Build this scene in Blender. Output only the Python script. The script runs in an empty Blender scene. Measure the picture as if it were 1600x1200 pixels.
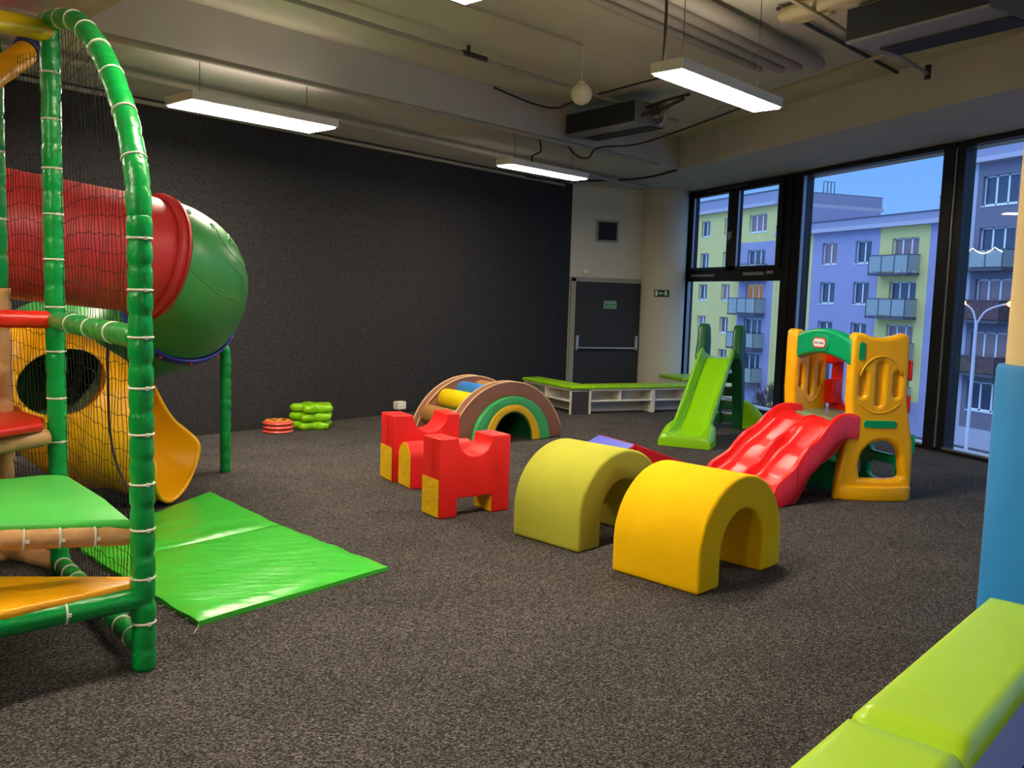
import bpy, bmesh, math, random
from mathutils import Vector, Matrix
random.seed(7)
PI = math.pi
SC = bpy.context.scene
COL = SC.collection
V = Vector

# ------------------------------------------------------------------ camera
def make_camera():
    pitch, roll, yaw = math.radians(5.6), math.radians(1.75), math.radians(19.7)
    cp, sp, cr, sr = math.cos(pitch), math.sin(pitch), math.cos(roll), math.sin(roll)
    fh = V((math.sin(yaw), math.cos(yaw), 0)); right = V((math.cos(yaw), -math.sin(yaw), 0)); z = V((0, 0, 1))
    fwd = cp*fh - sp*z; up = sp*fh + cp*z
    r2 = cr*right + sr*up; u2 = -sr*right + cr*up
    m = Matrix((r2, u2, -fwd)).transposed().to_4x4()
    m.translation = V((0, 0, 1.7))
    cd = bpy.data.cameras.new('camera'); cd.sensor_fit = 'HORIZONTAL'; cd.sensor_width = 36
    cd.lens = 36*1390/1600; cd.clip_start = 0.05; cd.clip_end = 400
    co = bpy.data.objects.new('camera', cd); COL.objects.link(co); co.matrix_world = m
    SC.camera = co
make_camera()

# ------------------------------------------------------------------ sky (dusk) and exposure
def make_world():
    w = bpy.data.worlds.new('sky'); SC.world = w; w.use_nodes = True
    n = w.node_tree.nodes; l = w.node_tree.links
    bg = n['Background']
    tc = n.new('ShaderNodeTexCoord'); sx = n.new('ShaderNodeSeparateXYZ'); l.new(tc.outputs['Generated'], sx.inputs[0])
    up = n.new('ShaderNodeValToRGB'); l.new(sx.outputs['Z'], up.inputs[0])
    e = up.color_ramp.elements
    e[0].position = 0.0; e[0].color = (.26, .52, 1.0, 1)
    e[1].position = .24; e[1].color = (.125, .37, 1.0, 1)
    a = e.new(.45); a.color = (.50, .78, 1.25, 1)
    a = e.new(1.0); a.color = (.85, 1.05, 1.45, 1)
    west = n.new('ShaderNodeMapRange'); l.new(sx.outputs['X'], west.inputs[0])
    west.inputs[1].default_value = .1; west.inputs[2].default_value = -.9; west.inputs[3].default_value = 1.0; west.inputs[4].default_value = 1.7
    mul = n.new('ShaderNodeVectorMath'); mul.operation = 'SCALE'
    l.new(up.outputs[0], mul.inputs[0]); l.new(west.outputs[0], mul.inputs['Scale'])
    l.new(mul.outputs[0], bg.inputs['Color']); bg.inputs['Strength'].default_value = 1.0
make_world()
SC.view_settings.view_transform = 'Standard'; SC.view_settings.look = 'None'
SC.view_settings.gamma = 1; SC.view_settings.use_curve_mapping = False
SC.view_settings.exposure = 0.2
SC.cycles.max_bounces = 8; SC.cycles.transparent_max_bounces = 12; SC.cycles.sample_clamp_indirect = 6
LAMP_COL = (1.0, .86, .68)
LAMP_POWER = 72.0
FILL_POWER = 10.0  # strength of the upward glow added to brighten the ceiling

# ------------------------------------------------------------------ materials
def lin(c):
    c /= 255
    return c/12.92 if c <= .04045 else ((c+.055)/1.055)**2.4
def rgb(r, g, b): return (lin(r), lin(g), lin(b), 1)
def mat(name, col, rough=.5, spec=.5, metal=0, noise=0, nscale=20, bump=0, bscale=60, col2=None, detail=4, coat=0, stretch=None, sheen=0):
    m = bpy.data.materials.new(name); m.use_nodes = True
    n = m.node_tree.nodes; l = m.node_tree.links; b = n['Principled BSDF']
    b.inputs['Base Color'].default_value = col; b.inputs['Roughness'].default_value = rough
    b.inputs['Specular IOR Level'].default_value = spec; b.inputs['Metallic'].default_value = metal
    b.inputs['Coat Weight'].default_value = coat; b.inputs['Coat Roughness'].default_value = .1
    if sheen: b.inputs['Sheen Weight'].default_value = sheen
    tc = None
    def coords():
        nonlocal tc
        if tc is None:
            tc = n.new('ShaderNodeTexCoord')
            if stretch:
                mp = n.new('ShaderNodeMapping'); mp.inputs['Scale'].default_value = stretch
                l.new(tc.outputs['Object'], mp.inputs[0]); tc = mp
        return tc.outputs['Object'] if 'Object' in tc.outputs else tc.outputs[0]
    if noise or col2:
        t = n.new('ShaderNodeTexNoise'); t.inputs['Scale'].default_value = nscale; t.inputs['Detail'].default_value = detail
        l.new(coords(), t.inputs['Vector'])
        r = n.new('ShaderNodeValToRGB'); l.new(t.outputs['Fac'], r.inputs[0])
        c2 = col2 or tuple(min(1, x*(1+noise)) for x in col[:3])+(1,)
        c1 = col if col2 else tuple(x*(1-noise) for x in col[:3])+(1,)
        r.color_ramp.elements[0].position = .35; r.color_ramp.elements[0].color = c1
        r.color_ramp.elements[1].position = .65; r.color_ramp.elements[1].color = c2
        l.new(r.outputs[0], b.inputs['Base Color'])
    if bump:
        t2 = n.new('ShaderNodeTexNoise'); t2.inputs['Scale'].default_value = bscale; t2.inputs['Detail'].default_value = 3
        l.new(coords(), t2.inputs['Vector'])
        bp = n.new('ShaderNodeBump'); bp.inputs['Strength'].default_value = bump; bp.inputs['Distance'].default_value = .02
        l.new(t2.outputs['Fac'], bp.inputs['Height']); l.new(bp.outputs[0], b.inputs['Normal'])
    return m
def emit_mat(name, col, power):
    m = bpy.data.materials.new(name); m.use_nodes = True
    n = m.node_tree.nodes; n.remove(n['Principled BSDF'])
    e = n.new('ShaderNodeEmission'); e.inputs[0].default_value = (*col[:3], 1); e.inputs[1].default_value = power
    m.node_tree.links.new(e.outputs[0], n['Material Output'].inputs[0]); return m
def glass_mat(name):
    m = bpy.data.materials.new(name); m.use_nodes = True
    n = m.node_tree.nodes; l = m.node_tree.links; n.remove(n['Principled BSDF'])
    t = n.new('ShaderNodeBsdfTransparent'); t.inputs[0].default_value = (.96, .98, .98, 1)
    g = n.new('ShaderNodeBsdfGlossy'); g.inputs['Roughness'].default_value = 0.01
    lw = n.new('ShaderNodeLayerWeight'); lw.inputs[0].default_value = .5          # facing: same from both sides
    pw = n.new('ShaderNodeMath'); pw.operation = 'POWER'; pw.inputs[1].default_value = 5; l.new(lw.outputs['Facing'], pw.inputs[0])
    f = n.new('ShaderNodeMath'); f.operation = 'MULTIPLY_ADD'; f.inputs[1].default_value = .96; f.inputs[2].default_value = .04; l.new(pw.outputs[0], f.inputs[0])
    x = n.new('ShaderNodeMixShader'); l.new(f.outputs[0], x.inputs[0]); l.new(t.outputs[0], x.inputs[1]); l.new(g.outputs[0], x.inputs[2])
    l.new(x.outputs[0], n['Material Output'].inputs[0]); return m
def carpet_mat():
    m = bpy.data.materials.new('grey_carpet'); m.use_nodes = True
    n = m.node_tree.nodes; l = m.node_tree.links; b = n['Principled BSDF']
    b.inputs['Roughness'].default_value = .95; b.inputs['Specular IOR Level'].default_value = .08
    tc = n.new('ShaderNodeTexCoord'); mp = n.new('ShaderNodeMapping'); l.new(tc.outputs['Object'], mp.inputs[0])
    mp.inputs['Rotation'].default_value = (0, 0, .5); mp.inputs['Scale'].default_value = (1, 1.7, 1)
    def noise(sc, det):
        t = n.new('ShaderNodeTexNoise'); t.inputs['Scale'].default_value = sc; t.inputs['Detail'].default_value = det
        l.new(mp.outputs[0], t.inputs['Vector']); return t.outputs['Fac']
    r = n.new('ShaderNodeValToRGB'); l.new(noise(105, 5), r.inputs[0])
    e = r.color_ramp.elements; e[0].position = .38; e[0].color = rgb(34, 33, 33); e[1].position = .72; e[1].color = rgb(162, 155, 149)
    a = e.new(.55); a.color = rgb(89, 85, 82)
    big = n.new('ShaderNodeMapRange'); l.new(noise(1.1, 3), big.inputs[0])
    for i, v in ((1, .3), (2, .7), (3, .84), (4, 1.12)): big.inputs[i].default_value = v
    sc = n.new('ShaderNodeVectorMath'); sc.operation = 'SCALE'; l.new(r.outputs[0], sc.inputs[0]); l.new(big.outputs[0], sc.inputs['Scale'])
    l.new(sc.outputs[0], b.inputs['Base Color'])
    bp = n.new('ShaderNodeBump'); bp.inputs['Strength'].default_value = .7; bp.inputs['Distance'].default_value = .02
    l.new(noise(140, 3), bp.inputs['Height']); l.new(bp.outputs[0], b.inputs['Normal']); return m
M = {}
M['carpet'] = carpet_mat()
M['blackwall'] = mat('black_wall_felt', rgb(40, 40, 42), .9, .2, nscale=45, col2=rgb(58, 57, 58), detail=8, bump=.35, bscale=70)
M['ceil'] = mat('grey_painted_concrete', rgb(200, 198, 178), .85, .2, noise=.05, nscale=1.2, bump=.05, bscale=20)
M['beam'] = mat('beam_paint', rgb(196, 192, 184), .85, .2, noise=.04, nscale=2)
M['white'] = mat('white_wall_paint', rgb(205, 199, 182), .8, .2, noise=.02, nscale=3)
M['whitelam'] = mat('white_laminate', rgb(222, 218, 208), .4, .4)
M['darklam'] = mat('dark_laminate', rgb(58, 58, 60), .5, .3, noise=.06, nscale=30)
M['doorleaf'] = mat('dark_door_paint', rgb(52, 52, 52), .55, .3)
M['doorframe'] = mat('door_frame_paint', rgb(150, 147, 138), .5, .3)
M['steel'] = mat('brushed_steel', rgb(190, 188, 182), .35, .5, metal=.8)
M['blackframe'] = mat('black_aluminium', rgb(22, 21, 24), .35, .4)
M['seal'] = mat('aluminium_bead', rgb(150, 155, 165), .3, .5, metal=.7)
M['glass'] = glass_mat('window_glass')
M['green'] = mat('green_vinyl', rgb(0, 150, 62), .28, .5, noise=.06, nscale=8, bump=.25, bscale=26)
M['greencap'] = mat('green_vinyl_dull', rgb(20, 120, 70), .4, .4, bump=.2, bscale=26)
M['tan'] = mat('tan_vinyl', rgb(205, 155, 100), .3, .5, noise=.06, nscale=8, bump=.35, bscale=26)
M['redv'] = mat('red_vinyl', rgb(225, 40, 25), .3, .5, noise=.05, nscale=6, bump=.2, bscale=20)
M['yellowv'] = mat('yellow_vinyl', rgb(225, 190, 10), .35, .5, noise=.06, nscale=6, bump=.15, bscale=20)
M['orangev'] = mat('orange_vinyl', rgb(245, 170, 10), .35, .5, noise=.06, nscale=5, bump=.3, bscale=14, stretch=(1, 3, 1))
M['navyv'] = mat('navy_vinyl', rgb(50, 45, 90), .4, .5)
M['deckgreen'] = mat('deck_green_vinyl', rgb(75, 200, 80), .38, .45, noise=.03, nscale=4, bump=.1, bscale=8)
M['matgreen'] = mat('mat_green_vinyl', rgb(70, 205, 60), .28, .5, noise=.05, nscale=3, bump=.3, bscale=5, stretch=(1.2, 4, 1))
M['mattrim'] = mat('mat_trim', rgb(40, 130, 60), .5, .3)
M['tie'] = mat('white_nylon', rgb(225, 222, 205), .4, .5)
M['net'] = mat('black_net_cord', rgb(28, 26, 28), .8, .2)
M['tunnelred'] = mat('red_polyethylene', rgb(190, 45, 45), .45, .45, noise=.06, nscale=3)
M['tunnelgreen'] = mat('green_polyethylene', rgb(66, 150, 78), .35, .5, noise=.04, nscale=4)
M['liner'] = mat('dark_green_polyethylene', rgb(150, 172, 130), .5, .4)
M['chute'] = mat('yellow_polyethylene', rgb(250, 180, 8), .38, .45, noise=.03, nscale=3)
M['flangeblue'] = mat('blue_polyethylene', rgb(55, 60, 165), .45, .4)
M['bolt'] = mat('red_bolt_cap', rgb(215, 50, 40), .4, .5)
M['lime'] = mat('lime_vinyl', rgb(190, 238, 46), .35, .45, noise=.02, nscale=2)
M['limeb'] = mat('lime_bench_vinyl', rgb(150, 208, 15), .35, .45)
M['limep'] = mat('lime_plastic', rgb(142, 216, 8), .28, .5)
M['darkgreenp'] = mat('dark_green_plastic', rgb(20, 92, 48), .35, .5)
M['redp'] = mat('red_plastic', rgb(240, 30, 32), .3, .5)
M['yellowp'] = mat('yellow_plastic', rgb(254, 188, 4), .35, .5)
M['greenp'] = mat('green_plastic', rgb(0, 165, 105), .3, .5)
M['deckplast'] = mat('worn_green_plastic', rgb(118, 150, 110), .2, .5, noise=.1, nscale=5)
M['foamyellow'] = mat('yellow_foam_cover', rgb(250, 196, 2), .85, .15, noise=.04, nscale=3, bump=.12, bscale=90)
M['foamolive'] = mat('olive_foam_cover', rgb(184, 184, 62), .85, .2, noise=.05, nscale=3, bump=.12, bscale=90)
M['foamred'] = mat('red_foam_cover', rgb(232, 36, 32), .5, .35, noise=.03, nscale=5, bump=.25, bscale=9)
M['foampatch'] = mat('yellow_foam_patch', rgb(240, 190, 15), .5, .35, noise=.05, nscale=6, bump=.5, bscale=12, stretch=(1, 1, 1.8))
M['brown'] = mat('brown_vinyl', rgb(155, 105, 82), .4, .4, noise=.05, nscale=5, bump=.12, bscale=14)
M['piping'] = mat('tan_piping', rgb(215, 185, 140), .5, .3)
M['logbrown'] = mat('light_brown_vinyl', rgb(178, 130, 75), .45, .4, bump=.2, bscale=12)
M['rollyellow'] = mat('yellow_roller_vinyl', rgb(245, 215, 15), .42, .4, bump=.25, bscale=16)
M['rollblue'] = mat('blue_roller_vinyl', rgb(60, 135, 215), .42, .4)
M['archgreen'] = mat('mint_green_vinyl', rgb(72, 185, 108), .45, .4, bump=.08, bscale=12)
M['archyellow'] = mat('arch_yellow_vinyl', rgb(240, 190, 20), .45, .4)
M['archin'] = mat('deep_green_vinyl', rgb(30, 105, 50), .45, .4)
M['wedgeblue'] = mat('blue_mat_vinyl', rgb(85, 100, 235), .4, .4)
M['wedgered'] = mat('red_mat_vinyl', rgb(215, 30, 35), .4, .4)
M['flower'] = mat('flower_green_plastic', rgb(135, 200, 15), .3, .5)
M['discred'] = mat('disc_red_plastic', rgb(215, 85, 70), .35, .5)
M['discor'] = mat('disc_orange_face', rgb(240, 160, 50), .4, .4)
M['discmark'] = mat('disc_brown_mark', rgb(120, 65, 20), .5, .3)
M['beige'] = mat('beige_column_paint', rgb(232, 205, 150), .8, .2, noise=.02, nscale=3)
M['padblue'] = mat('blue_pad_vinyl', rgb(50, 148, 222), .45, .35, noise=.05, nscale=2, bump=.15, bscale=5)
M['padside'] = mat('lilac_pad_vinyl', rgb(172, 190, 252), .4, .4)
M['lampwhite'] = mat('lamp_housing_white', rgb(225, 220, 210), .45, .4)
M['lampglow'] = emit_mat('lamp_glow', LAMP_COL, LAMP_POWER)
M['fill_low'] = emit_mat('added_ceiling_fill_low', LAMP_COL, 3.0)
M['fill_glow'] = emit_mat('added_ceiling_fill', LAMP_COL, FILL_POWER)
M['pipe'] = mat('grey_pipe', rgb(158, 152, 140), .5, .4, noise=.04, nscale=6)
M['pipebeige'] = mat('beige_pipe', rgb(172, 160, 125), .5, .4)
M['cable'] = mat('black_cable', rgb(58, 55, 52), .6, .3)
M['fcu'] = mat('fan_coil_metal', rgb(125, 128, 128), .5, .4)
M['fcudark'] = mat('fan_coil_grille', rgb(44, 46, 50), .7, .3)
M['silver'] = mat('foil_duct', rgb(150, 152, 150), .35, .5, metal=.5)
M['ballwhite'] = mat('cream_ball', rgb(235, 225, 200), .5, .3)
M['signgreen'] = mat('sign_green', rgb(20, 125, 60), .5, .3)
M['signwhite'] = mat('sign_white', rgb(230, 240, 225), .5, .3)
M['signdark'] = mat('sign_dark_green', rgb(18, 75, 55), .5, .3)
M['socket'] = mat('socket_white', rgb(228, 226, 210), .5, .4)
M['logowhite'] = mat('logo_white', rgb(245, 240, 240), .4, .4)
M['logored'] = mat('logo_red', rgb(200, 60, 55), .4, .4)
M['logoblue'] = mat('logo_blue', rgb(60, 45, 120), .4, .4)
# outside
M['facyellow'] = mat('yellow_render', rgb(236, 218, 142), .9, .1, noise=.03, nscale=.3)
M['faclav'] = mat('lavender_render', rgb(172, 166, 200), .9, .1, noise=.03, nscale=.3)
M['facpale'] = mat('pale_lavender_render', rgb(196, 190, 206), .9, .1)
M['facgrey'] = mat('grey_render', rgb(132, 126, 142), .9, .1, noise=.03, nscale=.3)
M['roofgrey'] = mat('roof_sheet', rgb(158, 156, 182), .7, .3)
M['winwhite'] = mat('white_window_frame', rgb(246, 246, 250), .6, .3)
M['pane'] = mat('dark_pane', rgb(72, 82, 104), .1, .5)
M['panecur'] = mat('curtained_pane', rgb(150, 120, 125), .25, .5)
M['panewarm'] = emit_mat('lit_room_pane', (.8, .45, .25), .30)
M['balcpanel'] = mat('balcony_glass_panel', rgb(160, 170, 168), .3, .5)
M['balcdark'] = mat('balcony_metal', rgb(92, 92, 105), .6, .3)
M['balcbrown'] = mat('balcony_reed_screen', rgb(108, 84, 86), .8, .2, noise=.2, nscale=6)
M['lampsod'] = emit_mat('sodium_lamp', (1.0, .40, .05), 14)
M['fairy'] = emit_mat('fairy_light', (.9, .92, 1), 2.2)
M['asphalt'] = mat('asphalt', rgb(90, 92, 105), .9, .2, noise=.1, nscale=1)
M['twig'] = mat('twig_bark', rgb(95, 85, 80), .9, .1)
M['ledge'] = mat('ledge_metal', rgb(190, 195, 215), .5, .4)

# ------------------------------------------------------------------ mesh builder
class MB:
    def __init__(s): s.v = []; s.f = []; s.m = []
    def add(s, verts, faces, mi=0):
        o = len(s.v); s.v += [V(p) for p in verts]
        s.f += [tuple(i+o for i in f) for f in faces]; s.m += [mi]*len(faces); return s
    def box(s, c, d, rz=0, mi=0, tilt=None):
        c = V(c); hx, hy, hz = d[0]/2, d[1]/2, d[2]/2
        R = Matrix.Rotation(rz, 3, 'Z')
        if tilt is not None: R = R @ tilt
        vs = [c + R @ V((x*hx, y*hy, z*hz)) for z in (-1, 1) for y in (-1, 1) for x in (-1, 1)]
        return s.add(vs, [(0, 2, 3, 1), (4, 5, 7, 6), (0, 1, 5, 4), (2, 6, 7, 3), (0, 4, 6, 2), (1, 3, 7, 5)], mi)
    def boxab(s, a, b, mi=0):
        return s.box([(p+q)/2 for p, q in zip(a, b)], [abs(q-p) for p, q in zip(a, b)], 0, mi)
    def prism(s, poly, z0, z1, mi=0, side=None):
        n = len(poly); area = sum(poly[i][0]*poly[(i+1) % n][1]-poly[(i+1) % n][0]*poly[i][1] for i in range(n))
        if area < 0: poly = poly[::-1]
        vs = [(x, y, z0) for x, y in poly] + [(x, y, z1) for x, y in poly]
        s.add(vs, [tuple(range(n))[::-1], tuple(range(n, 2*n))], mi)
        o = len(s.v)-2*n
        for i in range(n):
            j = (i+1) % n; s.f.append((o+i, o+j, o+n+j, o+n+i)); s.m.append(mi if side is None else side)
        return s
    def slab(s, poly, O, U, W, N, depth, mi=0):
        """2-D outline in the (U,W) plane at O, pushed along N"""
        O, U, W, N = V(O), V(U), V(W), V(N); n = len(poly)
        area = sum(poly[i][0]*poly[(i+1) % n][1]-poly[(i+1) % n][0]*poly[i][1] for i in range(n))
        if (area < 0) != (U.cross(W).dot(N) < 0): poly = poly[::-1]
        vs = [O+U*x+W*y for x, y in poly]; vs += [p+N*depth for p in vs]
        fs = [tuple(range(n))[::-1], tuple(range(n, 2*n))]+[(i, (i+1) % n, n+(i+1) % n, n+i) for i in range(n)]
        return s.add(vs, fs, mi)
    def grid(s, P, cu=False, cv=False, mi=0):
        nu, nv = len(P), len(P[0]); vs = [p for row in P for p in row]; fs = []
        for i in range(nu if cu else nu-1):
            for j in range(nv if cv else nv-1):
                i2, j2 = (i+1) % nu, (j+1) % nv
                fs.append((i*nv+j, i*nv+j2, i2*nv+j2, i2*nv+j))
        return s.add(vs, fs, mi)
    def tube(s, pts, r, n=12, caps=True, closed=False, mi=0):
        pts = [V(p) for p in pts]; N = len(pts); rr = r if isinstance(r, (list, tuple)) else [r]*N
        tang = []
        for i in range(N):
            a = pts[(i-1) % N] if (closed or i > 0) else pts[i]; b = pts[(i+1) % N] if (closed or i < N-1) else pts[i]
            tang.append((b-a).normalized())
        up = V((0, 0, 1)) if abs(tang[0].z) < .9 else V((1, 0, 0))
        x = tang[0].cross(up).normalized(); rows = []
        for i in range(N):
            x = (x - tang[i]*x.dot(tang[i])).normalized(); y = tang[i].cross(x)
            rows.append([pts[i]+(x*math.cos(2*PI*k/n)+y*math.sin(2*PI*k/n))*rr[i] for k in range(n)])
        o = len(s.v); s.grid(rows, cu=closed, cv=True, mi=mi)
        if caps and not closed:
            s.f.append(tuple(range(o, o+n))[::-1]); s.m.append(mi)
            e = o+(N-1)*n; s.f.append(tuple(range(e, e+n))); s.m.append(mi)
        return s
    def lathe(s, prof, c=(0, 0, 0), n=32, mi=0):
        c = V(c)
        return s.grid([[c+V((r*math.cos(2*PI*k/n), r*math.sin(2*PI*k/n), z)) for k in range(n)] for r, z in prof], cv=True, mi=mi)
    def ball(s, c, r, n=16, sz=1, mi=0):
        return s.lathe([(max(r*math.sin(PI*i/n), 1e-4), -r*sz*math.cos(PI*i/n)) for i in range(n+1)], c, n*2, mi)
    def ring(s, c, axis, R, r, n=24, k=6, mi=0):
        axis = V(axis).normalized(); a = axis.orthogonal().normalized(); b = axis.cross(a); c = V(c)
        return s.tube([c+(a*math.cos(2*PI*i/n)+b*math.sin(2*PI*i/n))*R for i in range(n)], r, k, False, True, mi)
    def mesh(s, mats, name):
        me = bpy.data.meshes.new(name); me.from_pydata([tuple(p) for p in s.v], [], s.f)
        for m in (mats if isinstance(mats, (list, tuple)) else [mats]): me.materials.append(m)
        for p, i in zip(me.polygons, s.m): p.material_index = i
        me.update(); return me
def link(name, me, parent=None, smooth=None, bevel=0, seg=3, subsurf=0, thick=0, weld=False, solid_mat=None):
    o = bpy.data.objects.new(name, me); COL.objects.link(o)
    if parent is None:                                  # own origin at the base centre
        xs = [v.co for v in me.vertices]
        lo = V([min(p[i] for p in xs) for i in range(3)]); hi = V([max(p[i] for p in xs) for i in range(3)])
        org = V(((lo.x+hi.x)/2, (lo.y+hi.y)/2, lo.z))
        for v in me.vertices: v.co -= org
        o.location = org
    else:
        o.parent = parent
        off = V((0, 0, 0)); p = parent
        while p is not None: off += p.location; p = p.parent
        if not parent.get('_local'):
            if off.length > 0:
                for v in me.vertices: v.co -= off
    bm = bmesh.new(); bm.from_mesh(me)
    if weld: bmesh.ops.remove_doubles(bm, verts=bm.verts, dist=1e-5)
    bmesh.ops.recalc_face_normals(bm, faces=bm.faces)
    if bevel:
        ed = [e for e in bm.edges if len(e.link_faces) == 2 and e.calc_face_angle(0) > .5]
        if ed: bmesh.ops.bevel(bm, geom=ed, offset=bevel, segments=seg, affect='EDGES', profile=.5, clamp_overlap=True)
    bm.to_mesh(me); bm.free()
    if thick:
        md = o.modifiers.new('thickness', 'SOLIDIFY'); md.thickness = thick; md.offset = -1
        if solid_mat is not None: md.material_offset = solid_mat; md.material_offset_rim = 0
    if subsurf:
        md = o.modifiers.new('smooth', 'SUBSURF'); md.levels = subsurf; md.render_levels = subsurf
    if smooth is not None:
        me.polygons.foreach_set('use_smooth', [True]*len(me.polygons))
        if smooth < 3: me.set_sharp_from_angle(angle=smooth)
    return o
def part(name, mb, mats, parent, **k):
    return link(name, mb.mesh(mats, name), parent, **k)
def tag(o, label, cat, group=None):
    o['label'] = label; o['category'] = cat
    if group: o['group'] = group
    return o
def single(name, mb, mats, label, cat, group=None, **k):
    return tag(link(name, mb.mesh(mats, name), None, **k), label, cat, group)
def struct(name, mb, mats, **k):
    o = link(name, mb.mesh(mats, name), None, **k); o['kind'] = 'structure'; return o
def thing(name, label, cat, loc=(0, 0, 0), rz=0, group=None, local=False):
    o = bpy.data.objects.new(name, None); COL.objects.link(o); o.location = loc; o.rotation_euler = (0, 0, rz)
    o.empty_display_size = .1
    if local: LOCAL.add(o.name)
    return tag(o, label, cat, group)
LOCAL = set()
def copy_tree(o, parent=None):
    c = o.copy(); COL.objects.link(c)
    if parent: c.parent = parent
    for ch in list(o.children): copy_tree(ch, c)
    return c
def lpart(name, mb, mats, parent, **k):
    """part whose mesh is given in its thing's own frame"""
    me = mb.mesh(mats, name)
    off = V((0, 0, 0)); p = parent
    while p is not None: off += p.location; p = p.parent
    for v in me.vertices: v.co += off
    return link(name, me, parent, **k)
def flat_shape(loops, depth, bevel, O, U, W, N):
    """outline with holes -> rounded plate standing in the (U,W) plane"""
    cu = bpy.data.curves.new('outline', 'CURVE'); cu.dimensions = '2D'; cu.fill_mode = 'BOTH'
    cu.extrude = depth/2-bevel; cu.bevel_depth = bevel; cu.bevel_resolution = 3; cu.offset = -bevel
    for lp in loops:
        sp = cu.splines.new('POLY'); sp.points.add(len(lp)-1); sp.use_cyclic_u = True
        for p, q in zip(sp.points, lp): p.co = (q[0], q[1], 0, 1)
    ob = bpy.data.objects.new('outline', cu); COL.objects.link(ob)
    dg = bpy.context.evaluated_depsgraph_get(); dg.update()
    me = bpy.data.meshes.new_from_object(ob.evaluated_get(dg))
    bpy.data.objects.remove(ob); bpy.data.curves.remove(cu)
    O, U, W, N = V(O), V(U), V(W), V(N)
    mb = MB(); mb.add([O+U*v.co.x+W*v.co.y+N*v.co.z for v in me.vertices], [tuple(p.vertices) for p in me.polygons])
    bpy.data.meshes.remove(me); return mb
def text_mb(txt, size, O, U, W, N, depth=.001, align='CENTER', bold=0):
    cu = bpy.data.curves.new('lettering', 'FONT'); cu.body = txt; cu.size = size; cu.align_x = align; cu.align_y = 'CENTER'
    cu.extrude = depth; cu.offset = bold
    ob = bpy.data.objects.new('lettering', cu); COL.objects.link(ob)
    dg = bpy.context.evaluated_depsgraph_get(); dg.update()
    me = bpy.data.meshes.new_from_object(ob.evaluated_get(dg))
    bpy.data.objects.remove(ob); bpy.data.curves.remove(cu)
    O, U, W, N = V(O), V(U), V(W), V(N); mb = MB()
    mb.add([O+U*v.co.x+W*v.co.y+N*v.co.z for v in me.vertices], [tuple(p.vertices) for p in me.polygons])
    bpy.data.meshes.remove(me); return mb
def smooth_path(pts, n=8):
    """Catmull-Rom; items may carry extra numbers"""
    P = [tuple(p) for p in pts]; P = [P[0]]+P+[P[-1]]; out = []
    for i in range(1, len(P)-2):
        for k in range(n):
            t = k/n; a, b, c, d = P[i-1], P[i], P[i+1], P[i+2]
            out.append(tuple(.5*(2*q+(r-p)*t+(2*p-5*q+4*r-s)*t*t+(3*q-p-3*r+s)*t**3) for p, q, r, s in zip(a, b, c, d)))
    out.append(P[-2]); return out
def rrect(cx, cy, w, h, r, n=6):
    out = []
    for sx, sy, a0 in ((1, 1, 0), (-1, 1, 90), (-1, -1, 180), (1, -1, 270)):
        for k in range(n+1):
            a = math.radians(a0+90*k/n); out.append((cx+sx*(w/2-r)+r*math.cos(a), cy+sy*(h/2-r)+r*math.sin(a)))
    return out

# ------------------------------------------------------------------ the room
XW = 8.45                      # window wall
A31 = math.radians(31)
BD = V((math.cos(A31), math.sin(A31), 0)); BN = V((math.sin(A31), -math.cos(A31), 0))   # along / out of the black wall
E0 = V((6.17, 14.42, 0))       # its right-hand end
YD = 14.45                     # door wall
CEIL, SOFF = 4.15, 3.67
def bw(s, out=0, z=0):         # point on the black wall, s metres left of its end
    return E0-BD*s+BN*out+V((0, 0, z))
struct('floor', MB().boxab((-7.2, -5.2, -.1), (8.62, 14.7, 0)), M['carpet'])
struct('ceiling', MB().boxab((-7.2, -5.2, CEIL), (8.8, 14.9, CEIL+.2)), M['ceil'])
L = bw(15.4); L2 = L-BN*.2; E2 = E0-BN*.2+V((.04, 0, 0))
struct('wall_back', MB().prism([(E0.x, E0.y), (L.x, L.y), (L2.x, L2.y), (E2.x, E2.y)], 0, SOFF-.001), M['blackwall'])
struct('wall_end', MB().boxab((6.1, YD, 0), (8.6, YD+.2, SOFF-.001)), M['white'])
struct('wall_left', MB().boxab((-7.2, -5.2, 0), (-7.0, 6.6, CEIL)), M['blackwall'])
struct('wall_front', MB().boxab((-7.0, -5.2, 0), (8.6, -5.0, CEIL)), M['doorframe'])
# dropped beam and soffit round two sides
struct('trim_1', MB().prism([(-7.0, 4.83), (6.86, 12.02), (6.86, -5.0), (8.7, -5.0), (8.7, 14.8), (5.9, 14.8), (-7.0, 6.95)], SOFF, CEIL-.001), M['beam'])
# soffit pad above the window, slightly higher opening line
struct('wall_right', MB().boxab((XW+.02, -5, 3.6), (XW+.3, 14.4, 3.669)).boxab((XW, -5, 0), (XW+.2, -4.0, 3.6)), M['white'])
# column in the corner by the door
struct('column', MB().lathe([(.42, 0), (.42, SOFF)], (7.99, 14.42, 0), 48), M['white'], smooth=1)

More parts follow.
